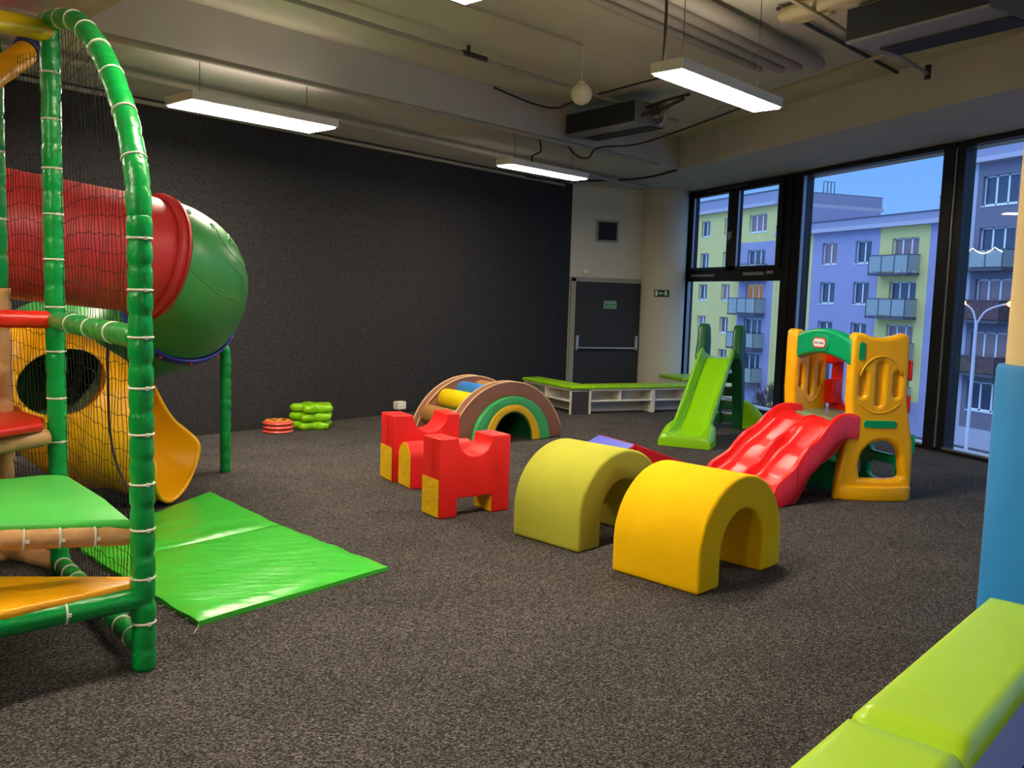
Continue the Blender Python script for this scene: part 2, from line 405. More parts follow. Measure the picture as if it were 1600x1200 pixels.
# windows ------------------------------------------------------------------
FB = M['blackframe']
def wbox(mb, y0, y1, z0, z1, x0=-.03, x1=.09, mi=0): mb.boxab((XW+x0, y0, z0), (XW+x1, y1, z1), mi)
def window(name, y0, y1):      # y0 < y1
    root = bpy.data.objects.new(name, None); COL.objects.link(root); root.location = (XW, (y0+y1)/2, 0); root['kind'] = 'structure'
    return root
HEADZ = 3.66
w1 = window('window_1', 11.35, 14.46)
f = MB()
wbox(f, 14.24, 14.46, 0, HEADZ); wbox(f, 11.35, 11.53, 0, HEADZ, -.03, .17); wbox(f, 11.53, 14.24, 3.56, HEADZ)
wbox(f, 11.53, 14.24, 2.07, 2.25); wbox(f, 11.53, 14.24, 0, .04)
part('frame', f, FB, w1, bevel=.006)
for a, b in ((12.73, 14.2), (11.53, 12.98)):
    s = MB(); wbox(s, a, b, 2.25, 2.31, -.06, .05); wbox(s, a, b, 3.54, 3.58, -.06, .05)
    wbox(s, a, a+.12, 2.31, 3.54, -.06, .05) if a < 12 else wbox(s, a, a+.27, 2.31, 3.54, -.055, .05)
    wbox(s, b-.12, b, 2.31, 3.54, -.06, .05) if a > 12 else None
    sa = part('sash', s, FB, w1, bevel=.005)
part('glass', MB().boxab((XW+.02, 12.98, 2.3), (XW+.03, 14.1, 3.55)), M['glass'], w1)
part('glass', MB().boxab((XW+.02, 11.62, 2.3), (XW+.03, 12.74, 3.55)), M['glass'], w1)
part('glass', MB().boxab((XW+.04, 11.53, .04), (XW+.05, 14.24, 2.07)), M['glass'], w1)
part('handle', MB().box((XW-.07, 12.87, 2.83), (.02, .03, .12)).box((XW-.09, 12.87, 2.86), (.05, .025, .025)).box((XW-.11, 12.87, 2.8), (.02, .025, .13)), M['steel'], w1, bevel=.004)
b = MB()
for y in (13.0, 14.09): wbox(b, y-.012, y+.0, 2.31, 3.54, -.062, -.03)
for y in (11.64, 12.71): wbox(b, y-.012, y+.0, 2.31, 3.54, -.062, -.03)
wbox(b, 14.225, 14.24, .04, 2.07, -.032, .03)
part('glazing_bead', b, M['seal'], w1)
part('window_stay', MB().box((XW-.05, 13.7, 2.17), (.03, .75, .035)).box((XW-.05, 12.2, 2.185), (.03, .55, .05)).box((XW-.06, 11.75, 2.2), (.03, .16, .05)), M['steel'], w1, bevel=.004)
part('trickle_vent', MB().box((XW-.04, 13.1, 3.615), (.03, 1.2, .03)), M['balcdark'], w1, bevel=.004)
w2 = window('window_2', 8.34, 11.35)
f = MB(); wbox(f, 11.11, 11.35, 0, HEADZ, -.01, .17); wbox(f, 8.5, 11.11, 3.6, HEADZ); wbox(f, 8.5, 11.11, 0, .04); wbox(f, 8.33, 8.5, 0, HEADZ, -.03, .17)
part('frame', f, FB, w2, bevel=.006)
b = MB(); wbox(b, 11.1, 11.12, .04, 3.6, -.02, .03); wbox(b, 8.5, 11.1, .04, .06, -.025, .03); part('glazing_bead', b, M['seal'], w2)
part('glass', MB().boxab((XW+.04, 8.5, .04), (XW+.05, 11.11, 3.6)), M['glass'], w2)
w3 = window('window_3', 4.6, 8.33)
f = MB(); wbox(f, 8.2, 8.33, 0, HEADZ, -.0, .17); wbox(f, 4.6, 8.2, 3.6, HEADZ); wbox(f, 4.6, 8.2, 0, .04); wbox(f, 4.6, 4.75, 0, HEADZ)
part('frame', f, FB, w3, bevel=.006)
b = MB(); wbox(b, 8.3, 8.325, .04, 3.6, -.02, .0); wbox(b, 4.75, 8.2, .04, .06, -.025, .03); part('glazing_bead', b, M['seal'], w3)
part('glass', MB().boxab((XW+.04, 4.75, .04), (XW+.05, 8.2, 3.6)), M['glass'], w3)

w4 = window('window_4', -4.0, 4.6)
f = MB(); wbox(f, -4, 4.6, 3.6, HEADZ); wbox(f, -4, 4.6, 0, .04)
for y in (-4, -.1, 2.3): wbox(f, y, y+.15, 0, HEADZ)
part('frame', f, FB, w4, bevel=.006)
part('glass', MB().boxab((XW+.04, -4, .04), (XW+.05, 4.6, 3.6)), M['glass'], w4)
# door --------------------------------------------------------------------
d1 = bpy.data.objects.new('door_1', None); COL.objects.link(d1); d1.location = (6.9, YD, 0); d1['kind'] = 'structure'
f = MB().boxab((6.2, YD-.06, 0), (6.29, YD, 2.07)).boxab((7.57, YD-.06, 0), (7.65, YD, 2.07)).boxab((6.2, YD-.06, 2.0), (7.65, YD, 2.08))
part('door_frame', f, M['doorframe'], d1, bevel=.006)
part('door_leaf', MB().boxab((6.29, YD-.03, .01), (7.57, YD, 2.0)), M['doorleaf'], d1, bevel=.004)
p = MB()
for x in (6.34, 7.5): p.boxab((x-.025, YD-.09, .8), (x+.025, YD-.03, 1.06))
p.tube([(6.34, YD-.1, .84), (7.5, YD-.1, .84)], .022, 12)
part('panic_bar', p, M['steel'], d1, bevel=.006)
part('kick_plate', MB().boxab((6.31, YD-.036, .05), (7.55, YD-.03, .77)), M['doorleaf'], d1)
s = thing('exit_door_sign', 'small green sign with two lines of white writing on the dark door', 'sign', (6.97, YD-.034, 1.58))
part('plate', MB().box((6.97, YD-.034, 1.61), (.24, .006, .13)), M['signgreen'], s)
part('border', flat_shape([rrect(0, 0, .24, .13, .012), rrect(0, 0, .222, .112, .008)], .003, .0005, (6.97, YD-.038, 1.61), (1, 0, 0), (0, 0, 1), (0, -1, 0)), M['signwhite'], s)
part('lettering', text_mb('ÚNIKOVÝ', .043, (6.97, YD-.0385, 1.634), (1, 0, 0), (0, 0, 1), (0, -1, 0)), M['signwhite'], s)
part('lettering', text_mb('VÝCHOD', .043, (6.97, YD-.0385, 1.584), (1, 0, 0), (0, 0, 1), (0, -1, 0)), M['signwhite'], s)
# vent grille, sensor, running-man sign
v = thing('vent_grille', 'square dark vent grille with pale frame high above the dark door', 'vent', (6.87, YD, 2.71))
part('frame', flat_shape([rrect(6.87, 2.9, .43, .38, .01), rrect(6.87, 2.9, .36, .31, .01)], .03, .004, (0, YD-.015, 0), (1, 0, 0), (0, 0, 1), (0, -1, 0)), M['doorframe'], v)
g = MB().boxab((6.69, YD-.012, 2.745), (7.05, YD-.002, 3.055))
for k in range(12): g.box((6.87, YD-.016, 2.76+k*.026), (.36, .016, .008))
part('louvres', g, M['fcudark'], v)
single('door_sensor', MB().box((6.46, YD-.025, 2.18), (.1, .05, .07)), M['socket'], 'small white sensor box on the wall just above the door frame', 'sensor', bevel=.008)
ang = math.radians(-118); cN = V((math.cos(ang), math.sin(ang), 0)); cU = V((-math.sin(ang), math.cos(ang), 0)); cU = cU if cU.x > 0 else -cU
O = V((7.99, 14.42, 1.84))+cN*.435
s = thing('running_man_sign', 'dark green running man exit sign on the pale corner column', 'sign', O-V((0, 0, .05)))
part('plate', flat_shape([rrect(0, 0, .26, .125, .006)], .012, .002, O, cU, (0, 0, 1), cN), M['signdark'], s)
O2 = O+cN*.0075
pic = MB().slab([(-.11, -.045), (-.07, -.045), (-.07, .045), (-.11, .045)], O2, cU, (0, 0, 1), cN, .001)
pic.slab([(-.05, 0), (-.02, .025), (-.02, .008), (.03, .008), (.03, -.008), (-.02, -.008), (-.02, -.025)], O2, cU, (0, 0, 1), cN, .001)
pic.slab([(.075+.014*math.cos(k*PI/5), .04+.012*math.sin(k*PI/5)) for k in range(10)], O2, cU, (0, 0, 1), cN, .001)
pic.slab([(.06, .026), (.088, .024), (.09, -.005), (.112, -.022), (.103, -.03), (.08, -.012), (.068, -.045), (.055, -.043), (.065, -.005), (.045, .0), (.043, .01)], O2, cU, (0, 0, 1), cN, .001)
part('pictogram', pic, M['signwhite'], s)
# wall socket
so = bw(4.05, .0, .07)
s = MB().box(so+BN*.05+V((0, 0, .055)), (.16, .1, .11), A31)
single('wall_socket', s, M['socket'], 'small white socket box low on the black wall behind the red castle blocks', 'socket', bevel=.008)

# ------------------------------------------------------------------ suspended lamps
LA = math.radians(28)
LU = V((math.cos(LA), math.sin(LA), 0)); LN = V((math.sin(LA), -math.cos(LA), 0))
def make_lamp(top, up=True):
    t = thing('suspended_lamp', '', 'lamp', (0, 0, 0), LA, 'suspended linear lamps')
    h = MB().box((0, 0, .055), (1.5, .26, .075))
    lpart('housing', h, M['lampwhite'], t, bevel=.006)
    lpart('diffuser', MB().box((0, 0, .013), (1.46, .225, .014)), M['lampglow'], t)
    if up: lpart('ceiling_fill', MB().box((0, 0, .094), (1.4, .17, .004)), M['fill_low' if top < .6 else 'fill_glow'], t)  # added glowing strip on the closed housing, there only to lift the ceiling
    for sx in (-.55, .55):
        lpart('hanger', MB().tube([(sx, 0, .09), (sx, 0, top)], .003, 6), M['cable'], t)
    return t
def put_lamp(far, z, top, label, w=1.0, up=True):
    t = make_lamp(top-z, up)
    c = V(far)+LU*.75+LN*.13
    t.location = (c.x, c.y, z); t.scale = (1, w, 1); t['label'] = label
    return t
put_lamp((-.19, 8.44, 0), 3.25, SOFF, 'brightest suspended lamp, left of the middle in front of the black wall top', 1.9)
put_lamp((3.42, 10.38, 0), 3.25, SOFF, 'farthest suspended lamp, hanging close to the top right corner of the black wall', 1.0, False)
put_lamp((2.98, 5.68, 0), 3.25, CEIL, 'suspended lamp with a black feed cable, hanging left of the pipes toward the window')
put_lamp((.06, 4.10, 0), 3.25, CEIL, 'suspended lamp cut off by the top edge of the photo')
for (x, y) in ((-4.0, 6.4), (-2.95, 2.5), (-3.9, -.5), (-6.2, 3.6), (2.2, -3.4)):  # unseen lamps out of frame; the last is added to brighten the lilac bench side
    put_lamp((x, y, 0), 3.25, CEIL, 'unseen suspended lamp in the part of the room behind the viewer')

# ------------------------------------------------------------------ ceiling services
def pipe(name, pts, r, m, label, cat, group=None, n=12):
    return single(name, MB().tube(pts, r, n), M[m], label, cat, group, smooth=1)
Bdir = V((.895, .447, 0))
for k, (a, b, r, lab) in enumerate((
    ((2.0, 6.21, 4.07), (5.40, 7.93, 4.07), .035, 'thinnest grey pipe of the ceiling bundle, on its side nearest the black wall'),
    ((2.2, 6.09, 4.06), (5.56, 7.80, 4.06), .045, 'second grey pipe of the ceiling bundle counted from the black wall side'),
    ((2.35, 5.95, 4.06), (5.66, 7.66, 4.06), .05, 'third grey pipe of the ceiling bundle counted from the black wall side'),
    ((2.55, 5.78, 4.04), (5.72, 7.42, 4.04), .068, 'thickest grey pipe of the ceiling bundle, nearest the window'))):
    pipe('ceiling_pipe', [a, b], r, 'pipe', lab, 'pipe', 'bundle of parallel ceiling pipes')
for k, (a, b, r, lab) in enumerate((
    ((4.55, 6.40, 4.06), (4.9, 4.6, 4.06), .06, 'widest beige pipe running across the ceiling at the upper right'),
    ((4.67, 6.5, 4.08), (5.05, 4.6, 4.08), .045, 'middle beige pipe running across the ceiling at the upper right'),
    ((4.80, 6.55, 4.09), (5.2, 4.6, 4.09), .035, 'narrow beige pipe nearest the window at the upper right ceiling'))):
    pipe('beige_pipe', [a, b], r, 'pipebeige', lab, 'pipe', 'beige pipes crossing the ceiling')
sp0_ = pipe('sprinkler_pipe', [(-3.5, 5.4, 4.05), (.75, 7.71, 4.05), (5.95, 10.52, 4.05)], .022, 'pipe', 'long thin sprinkler pipe under the ceiling running beside the beam', 'pipe')
pipe('conduit', [(.5, 6.67, 4.12), (3.5, 8.08, 4.12)], .012, 'pipe', 'thin conduit on the ceiling that ends above the hanging white ball', 'conduit')
pipe('sprinkler_pipe', [(5.98, 9.6, 4.03), (6.02, 6.72, 4.03), (6.28, 4.4, 4.03)], .022, 'pipebeige', 'thin pipe along the ceiling edge beside the window beam', 'pipe')
pipe('sprinkler_pipe', [(3.9, 5.69, 4.0), (4.9, 6.22, 4.0), (5.3, 6.45, 4.0)], .02, 'pipebeige', 'short thin pipe crossing under the beige pipes beside the large fan coil', 'pipe')
pipe('sprinkler_pipe', [(4.5, 6.4, 4.11), (6.8, 7.56, 4.11)], .018, 'cable', 'dark thin pipe crossing the ceiling toward the window beam', 'pipe')
sp_ = pipe('sprinkler_pipe', [(5.9, 6.66, 4.0), (6.72, 7.06, 3.98)], .018, 'pipe', 'short thin pipe ending in a sprinkler head by the window beam', 'pipe')
part('sprinkler_head', MB().tube([(6.72, 7.06, 3.93), (6.72, 7.06, 4.06)], .03, 10), M['cable'], sp_)
part('sprinkler_valve', MB().box((2.62, 8.72, 4.06), (.34, .05, .05), LA).tube([(2.55, 8.69, 4.06), (2.55, 8.69, 4.149)], .02, 8), M['cable'], sp0_, bevel=.006)
pipe('soffit_pipe', [bw(15, 1.2, 3.6), bw(1.0, 1.2, 3.6), bw(-.45, 1.2, 3.6)], .035, 'pipe', 'grey pipe under the soffit running parallel to the black wall top', 'pipe')
pipe('soffit_pipe', [V((-3, 6.7, 3.63)), V((-.67, 7.85, 3.63)), V((4.61, 10.62, 3.63)), V((6.2, 11.46, 3.63))], .03, 'pipe', 'grey pipe fixed along the lower edge of the big beam', 'pipe')
pipe('cornice_conduit', [bw(15, .04, 3.62), bw(.3, .04, 3.62)], .025, 'pipe', 'slim conduit right along the top edge of the black wall', 'conduit')
pipe('power_cable', smooth_path([(4.0, 10.45, 3.66), (4.02, 10.44, 3.5), (3.9, 10.42, 3.42), (3.95, 10.5, 3.34)]), .011, 'cable', 'short curled black cable going down to the farthest lamp', 'cable')
pipe('power_cable', smooth_path([(3.1, 5.72, 3.34), (3.14, 5.78, 3.6), (3.2, 5.9, 3.9), (3.2, 5.95, 4.149)]), .011, 'cable', 'black cable hanging from the ceiling to the lamp near the pipes', 'cable')
pipe('power_cable', smooth_path([(3.3, 10.14, 4.12), (3.86, 10.4, 4.05), (4.15, 10.3, 4.0), (4.3, 10.0, 4.05), (4.66, 9.1, 4.1), (4.9, 8.5, 4.12)]), .012, 'cable', 'sagging black cable crossing the ceiling behind the hanging white ball', 'cable')
pipe('power_cable', smooth_path([(4.5, 10.72, 3.63), (4.6, 10.62, 3.5), (4.75, 10.62, 3.5), (4.95, 10.75, 3.66), (5.5, 10.75, 3.75), (5.9, 10.2, 3.9), (6.2, 9.3, 4.05)]), .012, 'cable', 'looped dark cable hanging under the small fan coil at the beam', 'cable')
pipe('power_cable', smooth_path([(6.8, 11.98, 3.66), (6.6, 12.5, 3.6), (6.4, 13.2, 3.62), (5.6, 13.6, 3.6), (5.0, 13.6, 3.62)]), .018, 'cable', 'dark cable looping from the beam corner down to the black wall top', 'cable')
b = thing('hanging_ball', 'cream ball hanging on a thin cord from the ceiling', 'pendant', (3.62, 8.33, 3.60))
part('ball', MB().ball((3.62, 8.33, 3.72), .105), M['ballwhite'], b, smooth=3)
part('cap', MB().lathe([(.0001, .125), (.03, .12), (.03, .1)], (3.62, 8.33, 3.72), 16), M['ballwhite'], b, smooth=1)
part('cord', MB().tube([(3.62, 8.33, 3.82), (3.56, 8.2, 4.149)], .004, 6), M['tie'], b)
single('ventilation_duct', MB().prism([(-.68, 6.5), (-.14, 5.34), (-1.3, 4.8), (-1.84, 5.96)], 3.36, CEIL-.001), M['beam'], 'boxed duct at the top left corner above the green arch', 'duct')
def fancoil(c, rz, L_, W_, H_, label, extra):
    t = thing('fan_coil_unit', label, 'fan coil', c, rz, 'fan coil units')
    lpart('casing', MB().box((0, 0, H_/2), (L_, W_, H_)), M['fcu'], t, bevel=.008)
    lpart('side_panel', MB().box((0, -W_/2-.006, H_/2+.01), (L_*.98, .012, H_*.9)), M['fcudark'], t)
    lpart('intake_grille', MB().box((.05, .2*W_, -.006), (L_*.9, W_*.46, .012)), M['fcudark'], t)
    for sx in (-.4, .4): lpart('hanger', MB().tube([(sx*L_, 0, H_), (sx*L_, 0, CEIL-c[2])], .005, 6), M['steel'], t)
    if extra:
        lpart('flexible_duct', MB().ring((L_/2+.09, .08, .12), (.3, 1, .3), .1, .03, 20, 8).tube([(L_/2, .05, .12), (L_/2+.12, .02, .13), (L_/2+.3, -.06, .16)], .05, 10), M['silver'], t, smooth=1)
        lpart('valve_pipes', MB().tube([(L_/2, -.15, .1), (L_/2+.35, -.12, .14), (L_/2+.6, -.1, .2)], .02, 8).tube([(L_/2, -.08, .2), (L_/2+.3, -.02, .25), (L_/2+.55, .05, .28)], .018, 8).box((L_/2+.2, -.12, .12), (.08, .06, .08)), M['cable'], t)
    return t
fancoil((4.87, 10.16, 3.75), math.radians(-73), 1.25, .5, .26, 'small dark fan coil with flexible duct hung behind the white ball', True)
fancoil((5.24, 5.45, 3.75), math.radians(-77), 1.15, .6, .26, 'large dark fan coil at the top right corner of the ceiling', False)

# ------------------------------------------------------------------ benches by the door
def bench_unit(O, U, N, Ls, D, H, shelves, label, endpanel=False):
    """open-fronted shelf unit: front faces N, runs along U from O (front left corner on the floor)"""
    O, U, N = V(O), V(U), V(N); t = thing('bench_unit', label, 'bench', O, 0, 'low white bench units by the door')
    rz = math.atan2(U.y, U.x)
    def bx(mb, u0, u1, d0, d1, z0, z1, mi=0):
        c = O+U*((u0+u1)/2)-N*((d0+d1)/2)+V((0, 0, (z0+z1)/2)); mb.box(c, (u1-u0, abs(d1-d0), z1-z0), rz, mi)
    for u in (0, Ls-.03):
        mb = MB(); bx(mb, u, u+.03, 0, D, 0, H); part('side_panel', mb, M['whitelam'], t, bevel=.003)
    for dv in shelves:
        mb = MB(); bx(mb, dv, dv+.025, .005, D, .2, H); part('divider', mb, M['whitelam'], t, bevel=.003)
    mb = MB(); bx(mb, .03, Ls-.03, .005, D, .18, .205); part('shelf', mb, M['whitelam'], t, bevel=.003)
    mb = MB(); bx(mb, .03, Ls-.03, D-.02, D, 0, H-.025); part('back_panel', mb, M['whitelam'], t)
    mb = MB(); bx(mb, 0, Ls, 0, D, H-.025, H); part('top_panel', mb, M['whitelam'], t, bevel=.003)
    if endpanel:
        mb = MB(); bx(mb, -.012, 0, .03, D-.03, 0, H-.03); part('end_cladding', mb, M['darklam'], t)
    return t
HB = .37
bu = V((math.cos(.06), math.sin(.06), 0)); bn = V((bu.y, -bu.x, 0))          # right-hand run, almost along the door wall
C0 = V((5.19, 11.93, 0))                                                    # its front left corner
lu = V((math.cos(math.radians(99)), math.sin(math.radians(99)), 0)); ln = V((-lu.y, lu.x, 0))  # left run goes back toward the black wall
# left run: front faces left, from the corner back to the black wall
t = bench_unit(C0+lu*1.42, -lu, ln, 1.42, .3, HB, [.66], 'white shelf bench leaving the black wall, open to the left', False)
mb = MB().box(C0+bu*.15+bn*.008+V((0, 0, (HB-.03)/2)), (.26, .014, HB-.03), .06); part('end_cladding', mb, M['darklam'], t)
bench_unit(C0+bu*.315, bu, bn, 1.1, .3, HB, [.52], 'white shelf bench right of the dark end panel, in front of the dark door')
bench_unit(C0+bu*1.42, bu, bn, 1.15, .3, HB, [.55], 'white shelf bench reaching behind the lime slide toward the window')
mb = MB().prism([tuple((C0+ln*.02+bn*.02)[:2]), tuple((C0+bu*.34+bn*.02)[:2]), tuple((C0+bu*.34-bn*.31)[:2]), tuple((C0+lu*1.44-ln*.31)[:2]), tuple((C0+lu*1.44+ln*.02)[:2])], HB, HB+.055)
single('bench_cushion', mb, M['limeb'], 'lime cushion on the left bench that ends at the black wall', 'cushion', 'lime bench cushions', bevel=.02)
mb = MB().prism([tuple((C0+bu*.35+bn*.02)[:2]), tuple((C0+bu*2.58+bn*.02)[:2]), tuple((C0+bu*2.58-bn*.31)[:2]), tuple((C0+bu*.35-bn*.31)[:2])], HB, HB+.055)
single('bench_cushion', mb, M['limeb'], 'long lime cushion on the benches in front of the dark door', 'cushion', 'lime bench cushions', bevel=.02)
t = thing('corner_bench', 'small pale bench at the foot of the column by the window', 'bench', (8.05, 13.5, 0))
part('body', MB().boxab((7.75, 13.1, 0), (8.38, 13.9, .36)), M['whitelam'], t, bevel=.006)
single('bench_cushion', MB().boxab((7.73, 13.08, .36), (8.4, 13.92, .42)), M['limeb'], 'short lime cushion on the corner bench beside the window', 'cushion', 'lime bench cushions', bevel=.025)

# ------------------------------------------------------------------ play frame (padded tubes, decks, nets)
P1, P2, P3 = V((-.22, 4.135, 0)), V((-.751, 5.665, 0)), V((-1.10, 6.06, 0))
PU = (P2-P1).normalized(); PL = (P2-P1).length; PV = V((-PU.y, PU.x, 0))
pf = thing('soft_play_structure', 'tall green padded climbing frame with nets and stepped decks', 'play frame', P1)
def padded(path, r, step=.135, dip=.16):
    """foam sleeve: bulges between the ties"""
    pts = [V(p) for p in path]; dist = [0]
    for a, b in zip(pts, pts[1:]): dist.append(dist[-1]+(b-a).length)
    tot = dist[-1]; n = max(2, int(tot/.0168)); out = []; rad = []
    for i in range(n+1):
        s = tot*i/n; k = 0
        while k < len(dist)-2 and dist[k+1] < s: k += 1
        t = (s-dist[k])/max(dist[k+1]-dist[k], 1e-9); out.append(pts[k].lerp(pts[k+1], t))
        ph = (s/step) % 1.0; d = min(ph, 1-ph)*step
        rad.append(r*(1-dip*math.exp(-(d/.013)**2)) + r*.02*math.sin(s*37+path[0][0]*9))
    return out, rad
def tube_part(name, path, r, m, step=.135, ties=(), dip=.15, label=None, tie_every=2):
    pts, rad = padded(path, r, step, dip)
    o = part(name, MB().tube(pts, rad, 20), M[m], pf, smooth=3)
    if label: o['label'] = label
    acc = 0; k = 0; nxt = step
    for i in range(1, len(pts)):
        acc += (pts[i]-pts[i-1]).length
        if acc >= nxt-.004:
            k += 1; nxt += step
            if tie_every and k % tie_every == 0 and i < len(pts)-2:
                t = (pts[i]-pts[i-1]).normalized(); mb = MB().ring(pts[i], t, r*.955, .0055, 20, 6)
                ax = t.orthogonal().normalized(); mb.box(pts[i]+V((.5, -.85, 0)).normalized()*r, (.014, .014, .014))
                part('cable_tie', mb, M['tie'], o, smooth=1)
    return o
def pp(s, z, off=0): return P1+PU*s+PV*off+V((0, 0, z))
R0 = .052
tube_part('post', [pp(0, 0), pp(0, 2.0)], R0, 'green', .105)
arch = smooth_path([(0, 1.98), (.02, 2.12), (.07, 2.24), (.21, 2.46), (.52, 2.74), (.95, 2.98), (1.3, 3.08), (PL, 3.14)], 6)
tube_part('arch_tube', [pp(s, z) for s, z in arch], R0, 'green', .13, dip=.10, tie_every=2)
tube_part('post', [P2, P2+V((0, 0, 3.16))], R0*1.02, 'green', .13, dip=.09, tie_every=2)
tube_part('rail', [pp(.03, 1.475), pp(PL, 1.485)], R0, 'green', .13, dip=.08, tie_every=3)
tube_part('base_rail', [pp(.0, .1), pp(PL, .07)], R0*.9, 'green', .17, tie_every=1)
tube_part('rail', [P2+V((0, 0, 1.49)), (-1.25, 5.41, 1.5), (-2.3, 4.87, 1.5)], .05, 'redv', .07, dip=.04, label='red padded rail', tie_every=0)
tube_part('rail', [P2+V((-.04, -.08, .83)), (-1.206, 5.264, .79), (-1.9, 4.82, .76)], .05, 'tan', .2, label='tan padded rail under the red deck', tie_every=0)
tube_part('rail', [pp(.05, .60, .03), (-.93, 4.02, .655), (-1.7, 3.86, .68)], .042, 'tan', .14, label='tan padded rail under the green deck', tie_every=1)
tube_part('rail', [pp(0, .33), (-.73, 3.93, .33), (-1.6, 3.45, .33)], .05, 'green', .32, dip=.03, tie_every=1)
tube_part('post', [P3, P3+V((0, 0, 1.66))], .06, 'tan', .2, label='tan padded post', tie_every=0)
tube_part('post', [P3+V((0, 0, 1.66)), P3+V((0, 0, 3.1))], .05, 'green', .2, tie_every=2)
tube_part('base_rail', [P2+V((0, 0, .07)), P3+V((0, 0, .07))], .055, 'tan', .16, dip=.14, label='tan padded rail on the floor', tie_every=0)
P4 = V((-2.3, 4.87, 0)); tube_part('post', [P4, P4+V((0, 0, 1.6))], R0, 'green', .19, tie_every=0)
P5 = V((-1.65, 3.42, 0)); tube_part('post', [P5, P5+V((0, 0, .8))], R0, 'green', .19, tie_every=0)
tube_part('arch_tube', smooth_path([P2+V((-.02, -.02, 3.08)), (-.93, 5.32, 3.02), (-1.02, 4.9, 2.91), (-1.1, 4.5, 2.75)], 5), .058, 'yellowv', .4, dip=.0, label='yellow padded tube at the top', tie_every=0)
tube_part('rail', [(-.92, 6.14, 3.08), (-1.05, 5.9, 2.88), (-1.35, 5.35, 2.42)], .07, 'orangev', .4, dip=.0, label='orange padded slanting tube', tie_every=0)
o = part('collar', MB().tube([(-.86, 6.27, 3.18), (-.94, 6.1, 3.06)], .085, 20), M['navyv'], pf, bevel=.012, smooth=.6); o['label'] = 'navy blue collar'
def deck(poly, z, th, m, label):
    o = part('deck', MB().prism([p[:2] for p in poly], z-th, z), M[m], pf, bevel=.018, smooth=.7); o['label'] = label
deck([(-.27, 4.235), (-.262, 4.11), (-.732, 3.885), (-1.5, 3.50), (-1.7, 4.5), (-1.029, 4.43)], .40, .05, 'orangev', 'orange triangular deck')
deck([(-.262, 4.135), (-.407, 4.597), (-.635, 5.183), (-.70, 5.235), (-.78, 5.235), (-.956, 5.162), (-1.8, 4.8), (-1.7, 4.3), (-.978, 4.234), (-.786, 4.205)], .68, .045, 'deckgreen', 'bright green triangular deck')
deck([(-.83, 5.74), (-.98, 6.04), (-1.05, 6.3), (-1.9, 6.3), (-2.2, 5.0), (-1.19, 5.207), (-.973, 5.285), (-.80, 5.52)], .92, .05, 'redv', 'red triangular deck')
# nets: verticals are tight, rows sag
def top_z(s):
    for (s0, z0), (s1, z1) in zip(arch, arch[1:]):
        if s0 <= s <= s1: return z0+(z1-z0)*(s-s0)/max(s1-s0, 1e-6)
    return 3.1
def net(cols, zlo, zhi, step, pos, name, cw=.0016, wave=.02):
    mb = MB(); n = cols
    for i in range(n+1):
        u = i/n; z1 = zhi(u); z0 = zlo(u)
        m = max(2, int((z1-z0)/.12))
        mb.tube([pos(u, z0+(z1-z0)*k/m, .006*math.sin(k*1.7+i)) for k in range(m+1)], cw, 4, False)
    z = .16
    while z < 3.1:
        us = [k/40 for k in range(41)]
        run = []
        for u in us:
            zz = z+wave*math.sin(u*5.5+z*2.0)+.006*math.sin(u*47+z*9)
            if zlo(u) <= zz <= zhi(u): run.append(pos(u, zz, .004*math.sin(u*60)))
            else:
                if len(run) > 1: mb.tube(run, cw, 4, False)
                run = []
        if len(run) > 1: mb.tube(run, cw, 4, False)
        z += step
    return part(name, mb, M['net'], pf)
net(25, lambda u: .12, lambda u: max(.3, top_z(.03+u*(PL-.06))-.04), .085, lambda u, z, d: pp(.03+u*(PL-.06), z, -.03+d), 'net')
d32 = (P3-P2); net(16, lambda u: .12, lambda u: 3.0, .09, lambda u, z, d: P2+d32*(.03+.94*u)+V((.03+d, 0, z)), 'net')
mb = MB().tube(smooth_path([pp(.72, 1.42, -.05), pp(.72, 1.1, -.05), pp(.69, .95, -.05), pp(.55, .8, -.05), pp(.1, .62, -.05)], 8), .007, 6)
part('net_rope', mb, M['net'], pf)

# ------------------------------------------------------------------ tube slide
ts = thing('tube_slide', 'spiral tube slide with red tunnel, green bend and yellow chute', 'slide', (-.5, 7.8, 0))
def sweep(path, n=48, ext=None):
    """path items (x,y,z,r); returns rows of points, up-oriented sections"""
    pts = [V(p[:3]) for p in path]; rows = []; fr = []
    for i, p in enumerate(path):
        t = (pts[min(i+1, len(pts)-1)]-pts[max(i-1, 0)]).normalized()
        side = t.cross(V((0, 0, 1))).normalized(); up = side.cross(t)
        fr.append((pts[i], t, side, up, p[3]))
        rows.append([pts[i]+(side*math.sin(2*PI*k/n)+up*math.cos(2*PI*k/n))*p[3] for k in range(n)])
    return rows, fr
tun = smooth_path([(-2.6, 6.25, 2.16, .43), (-1.536, 6.727, 2.055, .435), (-.794, 7.106, 1.977, .437), (-.31, 7.385, 1.925, .445)], 6)
rows, _ = sweep(tun); part('tunnel', MB().grid(rows, cv=True), M['tunnelred'], ts, smooth=3, thick=.012)
a, b2 = V((-.36, 7.355, 1.928)), V((-.27, 7.41, 1.91)); ax = (b2-a).normalized()
part('flange', MB().tube([a, a.lerp(b2, .3), a.lerp(b2, .34), a.lerp(b2, .66), a.lerp(b2, .7), b2], [.475, .49, .47, .47, .49, .475], 56, caps=False), M['tunnelred'], ts, smooth=.6, thick=.05)
elb = smooth_path([(-.29, 7.40, 1.915, .45), (-.19, 7.48, 1.885, .463), (-.085, 7.66, 1.80, .475), (-.055, 7.93, 1.66, .475), (-.12, 8.2, 1.50, .47)], 8)
rows, fr = sweep(elb, 56); part('bend', MB().grid(rows, cv=True), M['tunnelgreen'], ts, smooth=3, thick=.012)
